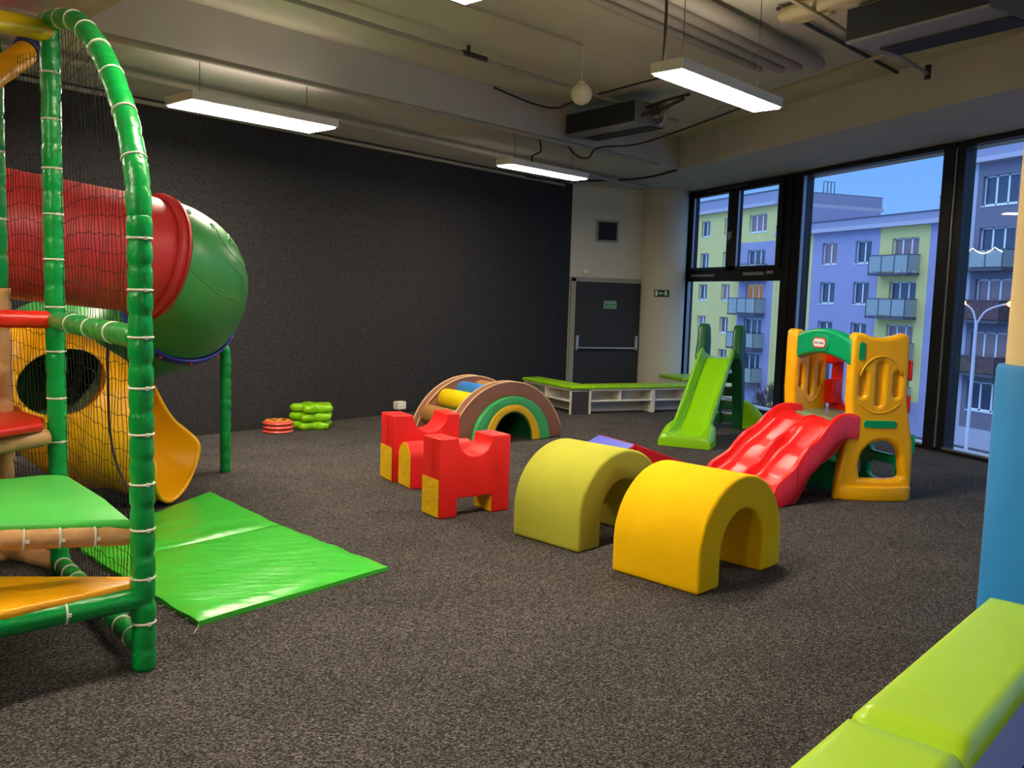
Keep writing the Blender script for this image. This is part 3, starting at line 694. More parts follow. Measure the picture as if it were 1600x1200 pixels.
# raised ornaments on the bend
def on_elbow(u, a, out=.0):
    i = max(0, min(len(fr)-1, u*(len(fr)-1))); k = int(i); q = min(k+1, len(fr)-1); t = i-k
    c = fr[k][0].lerp(fr[q][0], t); side = fr[k][2].lerp(fr[q][2], t).normalized(); up = fr[k][3].lerp(fr[q][3], t).normalized(); r = fr[k][4]+(fr[q][4]-fr[k][4])*t
    d = side*math.sin(a)+up*math.cos(a); return c+d*(r+out), d
orn = MB()
for (u, a) in ((.12, .62), (.24, .86), (.38, 1.05), (.60, .9)):
    p, d = on_elbow(u, a); orn.ring(p, d, .022, .006, 16, 6)
for cu, ca, ru, ra in ((.62, .95, .22, .28), (.62, .95, .36, .48)):
    pts = [on_elbow(cu+ru*math.cos(q*2*PI/40), ca+ra*math.sin(q*2*PI/40))[0] for q in range(8, 38)]
    orn.tube(pts, .005, 6)
orn.tube([on_elbow(.1+.5*t, 1.75+.35*t+.12*math.sin(t*4))[0] for t in [k/20 for k in range(21)]], .005, 6)
orn.tube([on_elbow(.32+.2*t, 1.45+.2*t)[0] for t in [k/10 for k in range(11)]], .004, 6)
part('raised_pattern', orn, M['tunnelgreen'], ts, smooth=3)
low = smooth_path([(-.12, 8.2, 1.50, .455), (-.264, 8.43, 1.385, .455), (-.478, 8.52, 1.30, .45), (-.736, 8.50, 1.23, .45), (-.97, 8.34, 1.165, .45), (-1.12, 8.07, 1.095, .45), (-1.152, 7.80, 1.03, .45)], 6)
rows, fr2 = sweep(low, 48); part('lower_bend', MB().grid(rows, cv=True), M['tunnelgreen'], ts, smooth=3, thick=.012)
c, t = V(elb[-1][:3]), (V(low[2][:3])-V(elb[-2][:3])).normalized()
part('blue_flange', MB().tube([c-t*.05, c-t*.04, c+t*.04, c+t*.05], [.475, .492, .492, .475], 48, caps=False), M['flangeblue'], ts, smooth=.6, thick=.03)
bo = MB(); sd = t.cross(V((0, 0, 1))).normalized(); upv = sd.cross(t)
for k in range(12):
    a = k*PI/6; bo.ball(c+(sd*math.sin(a)+upv*math.cos(a))*.495, .014, 6)
part('bolt_caps', bo, M['bolt'], ts, smooth=3)
# yellow chute: closed tube with an oval window, then an open scoop
chp = smooth_path([(-1.152, 7.816, 1.044, .455), (-1.133, 7.616, .985, .465), (-1.03, 7.49, .90, .475), (-.85, 7.43, .755, .50), (-.655, 7.42, .61, .485), (-.469, 7.405, .525, .42), (-.294, 7.374, .438, .39), (-.12, 7.30, .405, .375)], 14)
NR = 96
rows, fr3 = sweep(chp, NR)
Nn = len(rows)-1
def chute_pt(i, k):
    # slanted end: the floor of the chute runs on, the roof is cut away
    a = 2*PI*k/NR; w_ = min(1, (1-math.cos(a))/2*1.7); w_ = w_*w_*(3-2*w_); cut = .70+.30*w_
    s = min(1, cut)*Nn*(i/Nn); j = int(min(s, Nn-1e-6)); t = s-j
    return rows[j][k].lerp(rows[j+1][k], t)
G = [[chute_pt(i, k) for k in range(NR)] for i in range(Nn+1)]
bm = bmesh.new(); vv = [[bm.verts.new(p) for p in row] for row in G]
# the oval window is described in a vertical plane facing the play frame
wc = V((-.895, 7.0, 1.00)); wu = V((.93, .13, .34)).normalized(); wn = V((.12, -.99, 0)).normalized(); ww = wn.cross(wu).normalized()
ww = ww if ww.z > 0 else -ww
EA, EB = .30, .225
def ell(p):
    q = p-wc; return q.dot(wu)/EA, q.dot(ww)/EB
cen = [fr3[min(Nn, i)][0] for i in range(Nn+1)]
faces = []
for i in range(Nn):
    for k in range(NR):
        k2 = (k+1) % NR; q = [vv[i][k], vv[i][k2], vv[i+1][k2], vv[i+1][k]]
        cc = sum((x.co for x in q), V((0, 0, 0)))/4
        x, y = ell(cc)
        facing = (cc-fr3[min(Nn, int(i*.7))][0]).dot(wn)
        if x*x+y*y < 1 and facing > .05: continue
        faces.append(bm.faces.new(q))
for vtx in list(bm.verts):
    if not vtx.link_faces: bm.verts.remove(vtx)
for vtx in bm.verts:                     # snap the window edge onto the oval
    if any(len(e.link_faces) == 1 for e in vtx.link_edges):
        x, y = ell(vtx.co); r = math.hypot(x, y)
        if .75 < r < 1.35 and (vtx.co-wc).length < .6 and (vtx.co-V((-.7, 7.55, .9))).dot(wn) > 0:
            vtx.co += wu*(x/r-x)*EA + ww*(y/r-y)*EB
me = bpy.data.meshes.new('chute'); bm.to_mesh(me); bm.free(); me.materials.append(M['chute']); me.materials.append(M['chute'])
link('chute', me, ts, smooth=3, thick=.014)
# dark moulding liner inside the closed part of the chute
rows4, _ = sweep([(p[0], p[1], p[2], p[3]-.02) for p in chp[:int(len(chp)*.50)]], 48)
lin_mb = MB(); nl = len(rows4)
P = []
for row, f_ in zip(rows4, fr3):
    P.append(row)
mbm = MB().grid(P, cv=True)
keep = [(f, m) for f, m in zip(mbm.f, mbm.m) if (sum((mbm.v[i] for i in f), V((0, 0, 0)))/4-V((-.95, 7.52, .9))).dot(wn) < .02]
mbm.f = [k[0] for k in keep]; mbm.m = [k[1] for k in keep]
o = part('liner', mbm, M['liner'], ts, smooth=3); o['label'] = 'dark green inside of the tube'
part('rim', MB().tube([G[-1][k] for k in range(NR)], .017, 8, closed=True), M['chute'], ts, smooth=3)
# steel-cored green support leg
leg, rad = padded(smooth_path([(-.30, 8.28, 1.20), (.0, 8.45, 1.2), (.15, 8.535, 1.195), (.235, 8.565, 1.16), (.262, 8.566, 1.08), (.262, 8.565, .9), (.262, 8.565, 0)], 6), .05, .10, .15)
o = part('support_leg', MB().tube(leg, rad, 18), M['green'], ts, smooth=3); o['label'] = 'green padded support leg'

# ------------------------------------------------------------------ folding mat
MA = V((1.115, .676, 0)).normalized(); MBv = V((1.004, -2.348, 0)).normalized()
MBv = V((.43, -.903, 0))
cor = V((.01, 4.60, 0)); W1, L1 = 1.29, 1.27
t = thing('folding_mat', 'bright green folding gym mat on the carpet beside the climbing frame', 'mat', cor+MA*.6-MBv*1.2)
for k in (0, 1):
    q = cor-MBv*(L1*k+.006*k); pts = [q, q+MA*W1, q+MA*W1-MBv*(L1-.006), q-MBv*(L1-.006)]
    nx, ny = 26, 26; rowsm = []
    if k == 1: pts[2] = V((.11, 7.62, 0)); pts[3] = V((-.74, 6.22, 0))
    def P_(u, v, z): return pts[0].lerp(pts[1], u).lerp(pts[3].lerp(pts[2], u), v)+V((0, 0, z))
    top = []
    for i in range(nx+1):
        r_ = []
        for j in range(ny+1):
            u, v = i/nx, j/ny; e = min(u, 1-u, v, 1-v)
            z = .042 - .016*math.exp(-e/.02) + .0035*math.sin(v*21+1.5*math.sin(u*5+k)+k*2)*math.exp(-((v-.3)/.35)**2) + .002*math.sin(u*9+v*26)
            r_.append(P_(u, v, z))
        top.append(r_)
    mb = MB().grid(top)
    ring = [(0, j/ny) for j in range(ny+1)]+[(i/nx, 1) for i in range(1, nx+1)]+[(1, 1-j/ny) for j in range(1, ny+1)]+[(1-i/nx, 0) for i in range(1, nx)]
    idx = [int(round(u*nx))*(ny+1)+int(round(v*ny)) for u, v in ring]
    o0 = len(mb.v); mb.v += [P_(u, v, .001) for u, v in ring]; n = len(ring)
    for i in range(n): mb.f.append((idx[i], idx[(i+1) % n], o0+(i+1) % n, o0+i)); mb.m.append(1)
    mb.f.append(tuple(range(o0, o0+n))); mb.m.append(1)
    part('mat_panel', mb, [M['matgreen'], M['matgreen']], t, smooth=.9)
mb = MB(); 
th = MB()
for k in range(5):
    p = cor-MBv*(.12+.13*k)-MA*.0; th.tube(smooth_path([p+V((0, 0, .012)), p-MA*.015+V((0, 0, .01)), p-MA*.03-MBv*.02+V((0, 0, .003))], 4), .0015, 4)
th.tube(smooth_path([cor+V((0, 0, .012)), cor+MBv*.03-MA*.02+V((0, 0, .008)), cor+MBv*.07-MA*.06+V((0, 0, .003))], 4), .0018, 4)
part('loose_threads', th, M['tie'], t)

# ------------------------------------------------------------------ floor discs and flower steps
DP = V((.935, 10.9, 0))
def disc(z, label):
    t = thing('balance_disc', label, 'stepping disc', DP+V((random.uniform(-.01, .01), random.uniform(-.01, .01), z)), 0, 'orange stepping discs by the black wall')
    lpart('body', MB().lathe([(.001, 0), (.165, .0), (.185, .012), (.18, .024), (.15, .044), (.001, .044)], n=40), M['discred'], t, smooth=.8)
    lpart('face', MB().lathe([(.001, .0445), (.15, .0445), (.148, .048), (.001, .048)], n=40), M['discor'], t, smooth=.8)
    mk = MB()
    for a in range(5):
        q = a*2*PI/5+.4; mk.ring((.085*math.cos(q), .085*math.sin(q), .049), (0, 0, 1), .026, .005, 14, 4)
    lpart('markings', mk, M['discmark'], t)
    return t
disc(0, 'bottom disc of the small orange stack by the black wall')
disc(.0495, 'middle disc of the small orange stack by the black wall')
disc(.099, 'top disc of the small orange stack with brown markings')
FP = V((1.36, 11.16, 0))
def flower(z, k, label):
    t = FP+V((.01*k, .005*k, z)); n = 96; prof = [(0, .0), (.88, .0), (.97, .02), (1.0, .045), (.97, .075), (.88, .092), (.6, .098), (.25, .1), (.001, .1)]
    def R(a): return .225+.058*math.cos(5*a)
    rows = [[V((t.x+max(s, .002)*R(2*PI*i/n)*math.cos(2*PI*i/n+.35+.1*k), t.y+max(s, .002)*R(2*PI*i/n)*math.sin(2*PI*i/n+.35+.1*k), t.z+h)) for i in range(n)] for s, h in prof]
    return single('flower_step', MB().grid(rows, cv=True), M['flower'], label, 'stepping stone', 'green flower steps by the black wall', smooth=3)
flower(0, 0, 'bottom green flower shaped step of the stack by the black wall')
flower(.105, 1, 'middle green flower shaped step of the stack by the black wall')
flower(.21, 2, 'top green flower shaped step of the stack by the black wall')

# ------------------------------------------------------------------ foam castle blocks
def castle(O, ang, L_, D_, H_, patch_h, notch, slot, label):
    """front face along U from O, depth away from the viewer"""
    U = V((math.cos(ang), math.sin(ang), 0)); N = V((U.y, -U.x, 0)); O = V(O)
    t = thing('castle_block', label, 'foam block', O, 0, 'red foam castle blocks')
    c0, r = notch; out = [(0, 0), (slot[0], 0), (slot[0], slot[2]), (slot[1], slot[2]), (slot[1], 0), (L_, 0), (L_, H_), (c0+r, H_)] if slot else [(0, 0), (L_, 0), (L_, H_), (c0+r, H_)]
    for k in range(1, 20):
        a = -PI*k/20; out.append((c0+r*math.cos(a), H_+r*.98*math.sin(a)))
    out += [(c0-r, H_), (0, H_)]
    part('body', MB().slab(out, O, U, (0, 0, 1), -N, D_), M['foamred'], t, bevel=.012, smooth=.6)
    e = .004
    if patch_h: part('end_patch', MB().slab([(0.012, .01), (D_-.012, .01), (D_-.012, patch_h), (.012, patch_h)], O-U*.0035, -N, (0, 0, 1), -U, .004), M['foampatch'], t)
    if slot:
        part('slot_patch', MB().slab([(.012, .008), (D_-.012, .008), (D_-.012, slot[2]-.008), (.012, slot[2]-.008)], O+U*(slot[1]-.004), -N, (0, 0, 1), U, .003), M['foampatch'], t)
    z = MB().slab([(D_*.42, patch_h+.01), (D_*.42+.012, patch_h+.01), (D_*.42+.012, H_-.02), (D_*.42, H_-.02)], O-U*.003, -N, (0, 0, 1), -U, .004)
    part('zip_flap', z, M['foamred'], t)
    return t
castle((1.739, 6.406, 0), math.radians(15.3), .645, .27, .615, .30, (.318, .155), (.16, .48, .145), 'nearer red castle block with a notched top, in front of the other red blocks')
castle((1.671, 7.788, 0), math.radians(9), .66, .31, .605, .315, (.36, .165), None, 'farther red castle block with a notched top, nearest the socket on the wall')
O = V((1.763, 7.47, 0)); U = V((math.cos(.16), math.sin(.16), 0)); N = V((U.y, -U.x, 0))
t = thing('half_round_block', 'red half round foam block with yellow end between the two castle blocks', 'foam block', O)
Dh, Hh = .285, .40; prof = [(0, 0), (Dh, 0), (Dh, Hh-Dh/2)]+[(Dh/2+Dh/2*math.cos(PI*k/16), Hh-Dh/2+Dh/2*math.sin(PI*k/16)) for k in range(1, 16)]+[(0, Hh-Dh/2)]
part('body', MB().slab(prof, O, -N, (0, 0, 1), U, .62), M['foamred'], t, bevel=.008, smooth=.6)
sh = [(Dh/2+(x-Dh/2)*.95, .008+y*.965) for x, y in prof]
part('end_patch', MB().slab(sh, O-U*.004, -N, (0, 0, 1), U, .004), M['foampatch'], t)

# ------------------------------------------------------------------ foam arches
def arch_foam(O, ang, W_, D_, H_, ri, m, label):
    U = V((math.cos(ang), math.sin(ang), 0)); N = V((U.y, -U.x, 0)); O = V(O)
    c = W_/2; ro = W_/2; zs = H_-ro*.92
    out = [(c-ri, 0), (0, 0), (0, .05)]
    out += [(c-ro*math.cos(PI*k/36), zs*(1 if 1 else 0)+ro*.92*math.sin(PI*k/36)) for k in range(0, 37)]
    out += [(W_, .05), (W_, 0), (c+ri, 0)]
    hi = H_-.21; zi = hi-ri
    out += [(c+ri*math.cos(PI*k/28), zi+ri*math.sin(PI*k/28)) for k in range(0, 29)]
    return single('foam_arch', MB().slab(out, O, U, (0, 0, 1), -N, D_), M[m], label, 'foam arch', 'foam tunnel arches', bevel=.022, seg=4, smooth=.7)
arch_foam((2.745, 4.357, 0), math.radians(25.6), .96, .64, .655, .245, 'foamyellow', 'mustard yellow foam arch standing nearest the viewer')
arch_foam((2.413, 5.326, 0), math.radians(25.6), .96, .62, .655, .245, 'foamolive', 'olive green foam arch behind the mustard yellow one')

# ------------------------------------------------------------------ rainbow climber
RU = V((.957, .29, 0)); RN = V((.29, -.957, 0)); RO = V((2.73, 9.6, 0))
rt = thing('rainbow_climber', 'foam rainbow climber with brown sides, rollers and arched opening', 'foam climber', RO+RU*.8)
WR, HR = 1.6, .70
def lens(w, h, n=28, z0=0.0, x0=0):
    # a segment of a big circle with a short upright foot
    foot = .10; hh = h-foot; R = (w*w/4+hh*hh)/(2*hh); a0 = math.asin(min(1, w/2/R))
    return [(x0+w/2+R*math.sin(a), foot+R*math.cos(a)-(R-hh)) for a in [-a0+2*a0*k/n for k in range(n+1)]]
def halfarch(wo, ho, wi, hi, cx):
    o_ = [(cx-wo/2*math.cos(PI*k/30), ho*math.sin(PI*k/30)**.85 if 0 else ho*math.sin(PI*k/30)) for k in range(31)]
    i_ = [(cx+wi/2*math.cos(PI*k/30), hi*math.sin(PI*k/30)) for k in range(31)]
    return o_+i_
CX = .83
for d, nm in ((0, 'side_panel'), (.78, 'side_panel')):
    L_ = lens(WR, HR); out = [(0, 0)]+L_+[(WR, 0)]+[(CX+.56*math.cos(PI*k/30), .53*math.sin(PI*k/30)) for k in range(31)]
    O = RO-RN*d
    part(nm, MB().slab(out, O, RU, (0, 0, 1), -RN, .13), M['brown'], rt, bevel=.012, smooth=.6)
    part('piping', MB().tube([O+RU*x+V((0, 0, z+.0)) for x, z in L_], .009, 8).tube([O-RN*.13+RU*x+V((0, 0, z+.0)) for x, z in L_], .009, 8), M['piping'], rt, smooth=3)
dep = .91
part('green_arch', MB().slab(halfarch(1.12, .53, .80, .455-.02, CX), RO+RN*.05, RU, (0, 0, 1), -RN, dep), M['archgreen'], rt, bevel=.01, smooth=.6)
part('yellow_arch', MB().slab(halfarch(.80, .435, .585, .355, CX), RO+RN*.06, RU, (0, 0, 1), -RN, dep), M['archyellow'], rt, bevel=.008, smooth=.6)
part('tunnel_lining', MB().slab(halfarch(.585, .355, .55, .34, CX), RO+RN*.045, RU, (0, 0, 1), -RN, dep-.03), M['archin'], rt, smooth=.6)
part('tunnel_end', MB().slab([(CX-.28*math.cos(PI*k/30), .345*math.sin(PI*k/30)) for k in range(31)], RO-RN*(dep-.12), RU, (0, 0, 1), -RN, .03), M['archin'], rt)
Lm = lens(WR, HR-.06, 40)
cols = ['logbrown', 'logbrown', 'rollyellow', 'rollblue', 'rollyellow', 'logbrown', 'rollblue', 'logbrown']
for k, cname in enumerate(('logbrown', 'rollyellow', 'rollblue', 'logbrown', 'rollyellow', 'logbrown')):
    x = .16+.25*k; z = min(Lm, key=lambda p: abs(p[0]-x))[1]-.10
    a = RO-RN*.12+RU*x+V((0, 0, z)); b = RO-RN*.80+RU*x+V((0, 0, z))
    o = part('roller', MB().tube([a, a.lerp(b, .03), a.lerp(b, .97), b], [.10, .115, .115, .10], 24), M[cname], rt, smooth=.9)
    o['label'] = {'logbrown': 'light brown roller', 'rollyellow': 'yellow roller', 'rollblue': 'blue roller'}[cname]

# ------------------------------------------------------------------ wedge mats
def wedge(O, U, D, Lw, H_, Wd, label, topm):
    """triangular end: high side at O, falling along U; runs back along D"""
    O, U, D = V(O), V(U), V(D); t = thing('foam_wedge', label, 'foam wedge', O, 0, 'red foam wedges back to back')
    part('body', MB().slab([(0, 0), (Lw, 0), (Lw, .03), (0, H_)], O, U, (0, 0, 1), D, Wd), M['wedgered'], t, bevel=.008)
    d = (U*Lw-V((0, 0, H_-.03))).normalized(); nz = D.cross(d); nz = nz if nz.z > 0 else -nz
    part('slope_cover', MB().slab([(.0, 0), (math.hypot(Lw, H_-.03), 0), (math.hypot(Lw, H_-.03), Wd-.03), (.0, Wd-.03)], O+V((0, 0, H_+.001))+D*.015, d, D, nz, .004), M[topm], t)
    part('strap', MB().slab([(.25*Lw, .22*H_), (.8*Lw, .16*H_), (.8*Lw, .2*H_), (.25*Lw, .28*H_)], O-D*.004, U, (0, 0, 1), D, .004), M['wedgered'], t)
    return t
WU = V((.955, .297, 0)).normalized(); WD = V((-.15, .99, 0)).normalized()
WO = V((4.10, 7.76, 0))
wedge(WO+WU*.012, WU, WD, .75, .28, .66, 'red foam wedge falling toward the red slide, behind the arches', 'wedgered')
wedge(WO-WU*.012, -WU, WD, .60, .28, .66, 'foam wedge with a blue slope behind the olive arch', 'wedgeblue')

# ------------------------------------------------------------------ lime slide with dark green ladder
GF = V((5.44, 9.09, 0)); GU = V((.705, .7095, 0)); GV = V((.7095, -.705, 0))     # foot centre, uphill, right-hand side
gs = thing('toddler_slide', 'lime green toddler slide with dark green ladder by the window', 'slide', GF+GU*.9)
def gp(a, b, z): return GF+GU*a+GV*b+V((0, 0, z))
bed = smooth_path([(-.035, .122), (.12, .128), (.3, .165), (.5, .27), (.8, .48), (1.15, .735), (1.42, .925), (1.55, .98), (1.72, .985)], 6)
wall = smooth_path([(-.035, .145), (.12, .20), (.3, .27), (.5, .40), (.8, .61), (1.15, .865), (1.42, 1.06), (1.55, 1.10), (1.72, 1.04)], 6)
rows = []
for (a, z), (a2, zw) in zip(bed, wall):
    t_ = a/1.72; wi = .185-.01*t_; wo = wi+.05
    rows.append([gp(a, -wo, z-.10), gp(a, -wo-.004, zw-.03), gp(a, -wo+.012, zw), gp(a, -wi-.012, zw), gp(a, -wi, zw-.03), gp(a, -wi+.02, z+.02), gp(a, -wi+.05, z), gp(a, 0, z-.004),
                 gp(a, wi-.05, z), gp(a, wi-.02, z+.02), gp(a, wi, zw-.03), gp(a, wi+.012, zw), gp(a, wo-.012, zw), gp(a, wo+.004, zw-.03), gp(a, wo, z-.10), gp(a, 0, z-.11)])
part('chute', MB().grid(rows, cv=True), M['limep'], gs, smooth=.9, subsurf=1)
# rounded foot box
foot = []
for a, hw, zt, in ((-.06, .27, .10), (-.05, .295, .13), (0, .30, .15), (.1, .30, .20), (.22, .295, .26), (.33, .285, .28), (.40, .27, .24), (.42, .25, .16)):
    r_ = []
    for k in range(17):
        u = -1+2*k/16
        edge = abs(u)**6
        dip = 0 if abs(u) > .74 else (1-(abs(u)/.74)**6)
        z = zt*(1-.22*edge) - dip*max(0, zt-.13)
        r_.append(gp(a, u*hw, max(.06, z)))
    foot.append([gp(a, -hw-.015, 0), gp(a, -hw-.012, .06)]+r_+[gp(a, hw+.012, .06), gp(a, hw+.015, 0)])
mb = MB().grid(foot); n = len(foot[0]); 
mb.f.append(tuple(range(n))); mb.m.append(0); e = (len(foot)-1)*n; mb.f.append(tuple(range(e, e+n))[::-1]); mb.m.append(0)
part('foot', mb, M['limep'], gs, smooth=.9)
# ladder: two side uprights rising into handles, steps between
for sd_ in (-1, 1):
    side = [(1.90, 0), (2.06, 0), (2.04, .35), (1.94, .72), (1.90, 1.0), (1.90, 1.2), (1.85, 1.36), (1.78, 1.42), (1.68, 1.41), (1.63, 1.35), (1.58, 1.1), (1.52, .98), (1.62, .90), (1.70, .80)]
    mbx = flat_shape([side], .135, .035, gp(0, sd_*.235, 0), GU, V((0, 0, 1)), GV)
    part('handle_side', mbx, M['darkgreenp'], gs, smooth=.7)
    wing = [(.27, 0), (.62, 0), (.62, .07), (.60, .12), (.54, .22), (.46, .31), (.36, .38), (.27, .40)]
    part('support_foot', MB().slab([(b_, z_) for b_, z_ in wing], gp(1.93, 0, 0), GV*sd_, (0, 0, 1), GU, .10), M['limep'], gs, bevel=.02, smooth=.7)
for k in range(5):
    z = .14+.185*k; a = 1.97-.06*k
    part('step', MB().box(gp(a, 0, z), (.42, .12, .12), math.atan2(GV.y, GV.x)), M['darkgreenp'], gs, bevel=.015, smooth=.7)
    part('step_tread', MB().box(gp(a-.01, 0, z+.062), (.38, .11, .012), math.atan2(GV.y, GV.x)), M['socket'], gs, bevel=.004)
part('ladder_panel', MB().slab([(1.92, .03), (1.98, .03), (1.72, .86), (1.66, .86)], gp(0, -.2, 0), GU, (0, 0, 1), GV, .03).slab([(1.92, .03), (1.98, .03), (1.72, .86), (1.66, .86)], gp(0, -.015, 0), GU, (0, 0, 1), GV, .03).slab([(1.92, .03), (1.98, .03), (1.72, .86), (1.66, .86)], gp(0, .17, 0), GU, (0, 0, 1), GV, .03), M['darkgreenp'], gs)
o = part('knob', MB().ball(gp(1.72, .06, .52), .035, 10), M['bolt'], gs, smooth=3); o['label'] = 'orange red knob'

# ------------------------------------------------------------------ play tower with red double slide
tw = thing('play_tower', 'yellow play tower with green roof arch and red wavy double slide', 'play tower', (5.5, 6.73, 0))
TU = V((.967, -.256, 0)); TN = V((.256, .967, 0))        # right panel: along / inward
TO = V((5.385, 6.305, 0))
def face_slots(cx=.33):
    return [rrect(cx-.155, 1.03, .05, .22, .024), rrect(cx+.0, 1.03, .058, .38, .028), rrect(cx+.155, 1.03, .05, .22, .024)]
def tower_panel(O, U, N, hole=True):
    base = [(-.045, 0), (.63, 0), (.64, .1), (.635, .5), (.60, .66), (.555, .9), (.545, 1.40), (.53, 1.46), (.48, 1.485), (.42, 1.465), (.32, 1.44), (.2, 1.445), (.12, 1.475), (.06, 1.48), (.03, 1.46), (.02, 1.40), (.02, .9), (.05, .66), (.0, .5), (-.035, .2)]
    op = [(.16, .19), (.52, .19), (.535, .3), (.52, .42), (.46, .50), (.36, .53), (.26, .51), (.18, .44), (.145, .32)]
    op = [(x, y) for x, y in smooth_path(op+[op[0]], 4)][:-1]
    loops = [smooth_base(base), op]+[s for s in face_slots(.29)]
    return flat_shape(loops, .13, .035, O+N*.065, U, V((0, 0, 1)), N)
def smooth_base(b):
    return b
pr = part('wall_panel', tower_panel(TO, TU, TN), M['yellowp'], tw, smooth=.8)
pr['label'] = 'yellow wall panel nearest the viewer'
def on_right(loop, d, mname, nm, depth=.012, bev=.003, par=tw):
    return part(nm, flat_shape(loop, depth, bev, TO-TN*d, TU, V((0, 0, 1)), TN), M[mname], par, smooth=.8)
# slots are shallow pockets: recessed backs
on_right([rrect(.29, 1.03, .44, .45, .03)], -.05, 'yellowp', 'pocket_back', .03, .003)
ridge = MB()
ridge.tube([TO-TN*.001+TU*(.29+.20*math.cos(a))+V((0, 0, 1.03+.25*math.sin(a))) for a in [math.radians(q) for q in range(20, 165, 6)]], .008, 8)
ridge2 = MB().tube([TO-TN*.001+TU*(.29+.22*math.cos(a))+V((0, 0, .98+.20*math.sin(a))) for a in [math.radians(q) for q in range(215, 330, 6)]], .006, 8)
part('raised_ring', ridge, M['yellowp'], tw, smooth=3)
part('raised_arc', ridge2, M['yellowp'], tw, smooth=3)
on_right([rrect(.10, 1.32, .055, .16, .026)], .002, 'greenp', 'green_lug')
on_right([rrect(.31, .68, .30, .065, .03)], .002, 'greenp', 'green_bar')
for z, h, m_, nm in ((1.16, .18, 'redp', 'red_lug'), (.86, .16, 'redp', 'red_lug'), (.50, .17, 'greenp', 'green_lug')):
    part(nm, MB().box(TO+TU*(.565 if z > .7 else .635)+TN*.04+V((0, 0, z)), (.03, .07, h), math.atan2(TU.y, TU.x)), M[m_], tw, bevel=.01, smooth=.7)
# stepped ledge at the bottom of the opening
part('base_step', MB().prism([tuple((TO+TU*x-TN*y)[:2]) for x, y in ((-.04, .0), (.05, .03), (.2, .055), (.42, .06), (.58, .04), (.635, .0))], 0, .13), M['yellowp'], tw, bevel=.02, smooth=.7)
# left panel, mirrored
LO = V((5.33, 7.17, 0)); LUv = V((.95, .31, 0)).normalized(); LNv = V((.31, -.95, 0)).normalized()
o = part('wall_panel', tower_panel(LO, LUv, LNv), M['yellowp'], tw, smooth=.8); o['label'] = 'yellow wall panel farther from the viewer'
part('pocket_back', flat_shape([rrect(.29, 1.03, .44, .45, .03)], .03, .003, LO+LNv*.04, LUv, V((0, 0, 1)), LNv), M['yellowp'], tw, smooth=.8)
lr = MB().tube([LO+LNv*.131+LUv*(.29+.17*math.cos(a))+V((0, 0, 1.0+.22*math.sin(a))) for a in [math.radians(q) for q in range(200, 345, 6)]], .006, 8)
part('raised_ring', lr, M['yellowp'], tw, smooth=3)
# roof arch
ra = [(y, 1.31+.185*math.cos((y)/.46*1.0)-.0) for y in [-.41+.82*k/24 for k in range(25)]]
lo_ = [(y, 1.225+.055*math.cos(y/.41*PI/2)) for y in [.41-.82*k/24 for k in range(25)]]
ra = [(y, 1.395+.105*math.cos(y/.41*PI/2)**.8 if abs(y) < .409 else 1.40) for y in [-.41+.82*k/24 for k in range(25)]]
lo_ = [(y, 1.185+.085*math.cos(y/.41*PI/2)) for y in [.41-.82*k/24 for k in range(25)]]
RF = V((5.41, 6.735, 0)); YV = V((0, -1, 0))
part('roof_arch', flat_shape([ra+lo_], .12, .03, RF+V((.05, 0, 0)), YV, V((0, 0, 1)), V((-1, 0, 0))), M['greenp'], tw, smooth=.8)
bt = part('badge', flat_shape([rrect(.0, 1.365, .25, .15, .07)], .014, .006, RF+V((-.012, 0, 0)), YV, V((0, 0, 1)), V((-1, 0, 0))), M['greenp'], tw, smooth=.8)
part('badge_border', flat_shape([rrect(.0, 1.367, .185, .098, .045)], .006, .001, RF+V((-.02, 0, 0)), YV, V((0, 0, 1)), V((-1, 0, 0))), M['logored'], bt)
part('badge_plate', flat_shape([rrect(.0, 1.367, .160, .072, .034)], .004, .001, RF+V((-.0235, 0, 0)), YV, V((0, 0, 1)), V((-1, 0, 0))), M['logowhite'], bt)
part('lettering', text_mb('little tikes', .033, RF+V((-.026, 0, 1.366)), YV, V((0, 0, 1)), V((-1, 0, 0)), .0006, bold=.0004), M['logoblue'], bt)
# deck, rear climbing panels
part('deck', MB().prism([(5.41, 6.40), (5.41, 7.08), (5.97, 7.28), (5.97, 6.22)], .655, .70), M['deckplast'], tw, bevel=.01)
rf = [(-.50, .62), (.50, .62), (.50, .78), (.36, .80), (.33, 1.34), (.28, 1.40), (-.36, 1.40), (-.52, 1.36)]
loops = [[(-.53, .60), (.40, .60), (.40, .74), (.38, 1.36), (.34, 1.42), (-.46, 1.42), (-.50, 1.36), (-.53, .74)], rrect(-.07, 1.04, .66, .58, .09)]
part('window_frame', flat_shape(loops, .07, .02, (6.0, 6.74, 0), YV, V((0, 0, 1)), V((-1, 0, 0))), M['redp'], tw, smooth=.8)
for z, h in ((1.22, .16), (.87, .24)):
    part('red_bracket', MB().box((5.93, 7.17, z), (.13, .16, h)), M['redp'], tw, bevel=.025, seg=4, smooth=.7)
part('climbing_panel', flat_shape([[(-.53, 0), (.47, 0), (.47, .60), (-.53, .60)], rrect(-.22, .44, .34, .14, .05), rrect(.22, .44, .34, .14, .05), rrect(-.22, .2, .34, .16, .05), rrect(.22, .2, .34, .16, .05)], .07, .02, (6.02, 6.74, 0), YV, V((0, 0, 1)), V((-1, 0, 0))), M['greenp'], tw, smooth=.8)
part('base_beam', MB().prism([(5.42, 6.45), (5.36, 6.75), (5.42, 7.05), (5.5, 7.05), (5.46, 6.75), (5.5, 6.45)], .04, .30), M['greenp'], tw, bevel=.02, smooth=.7)
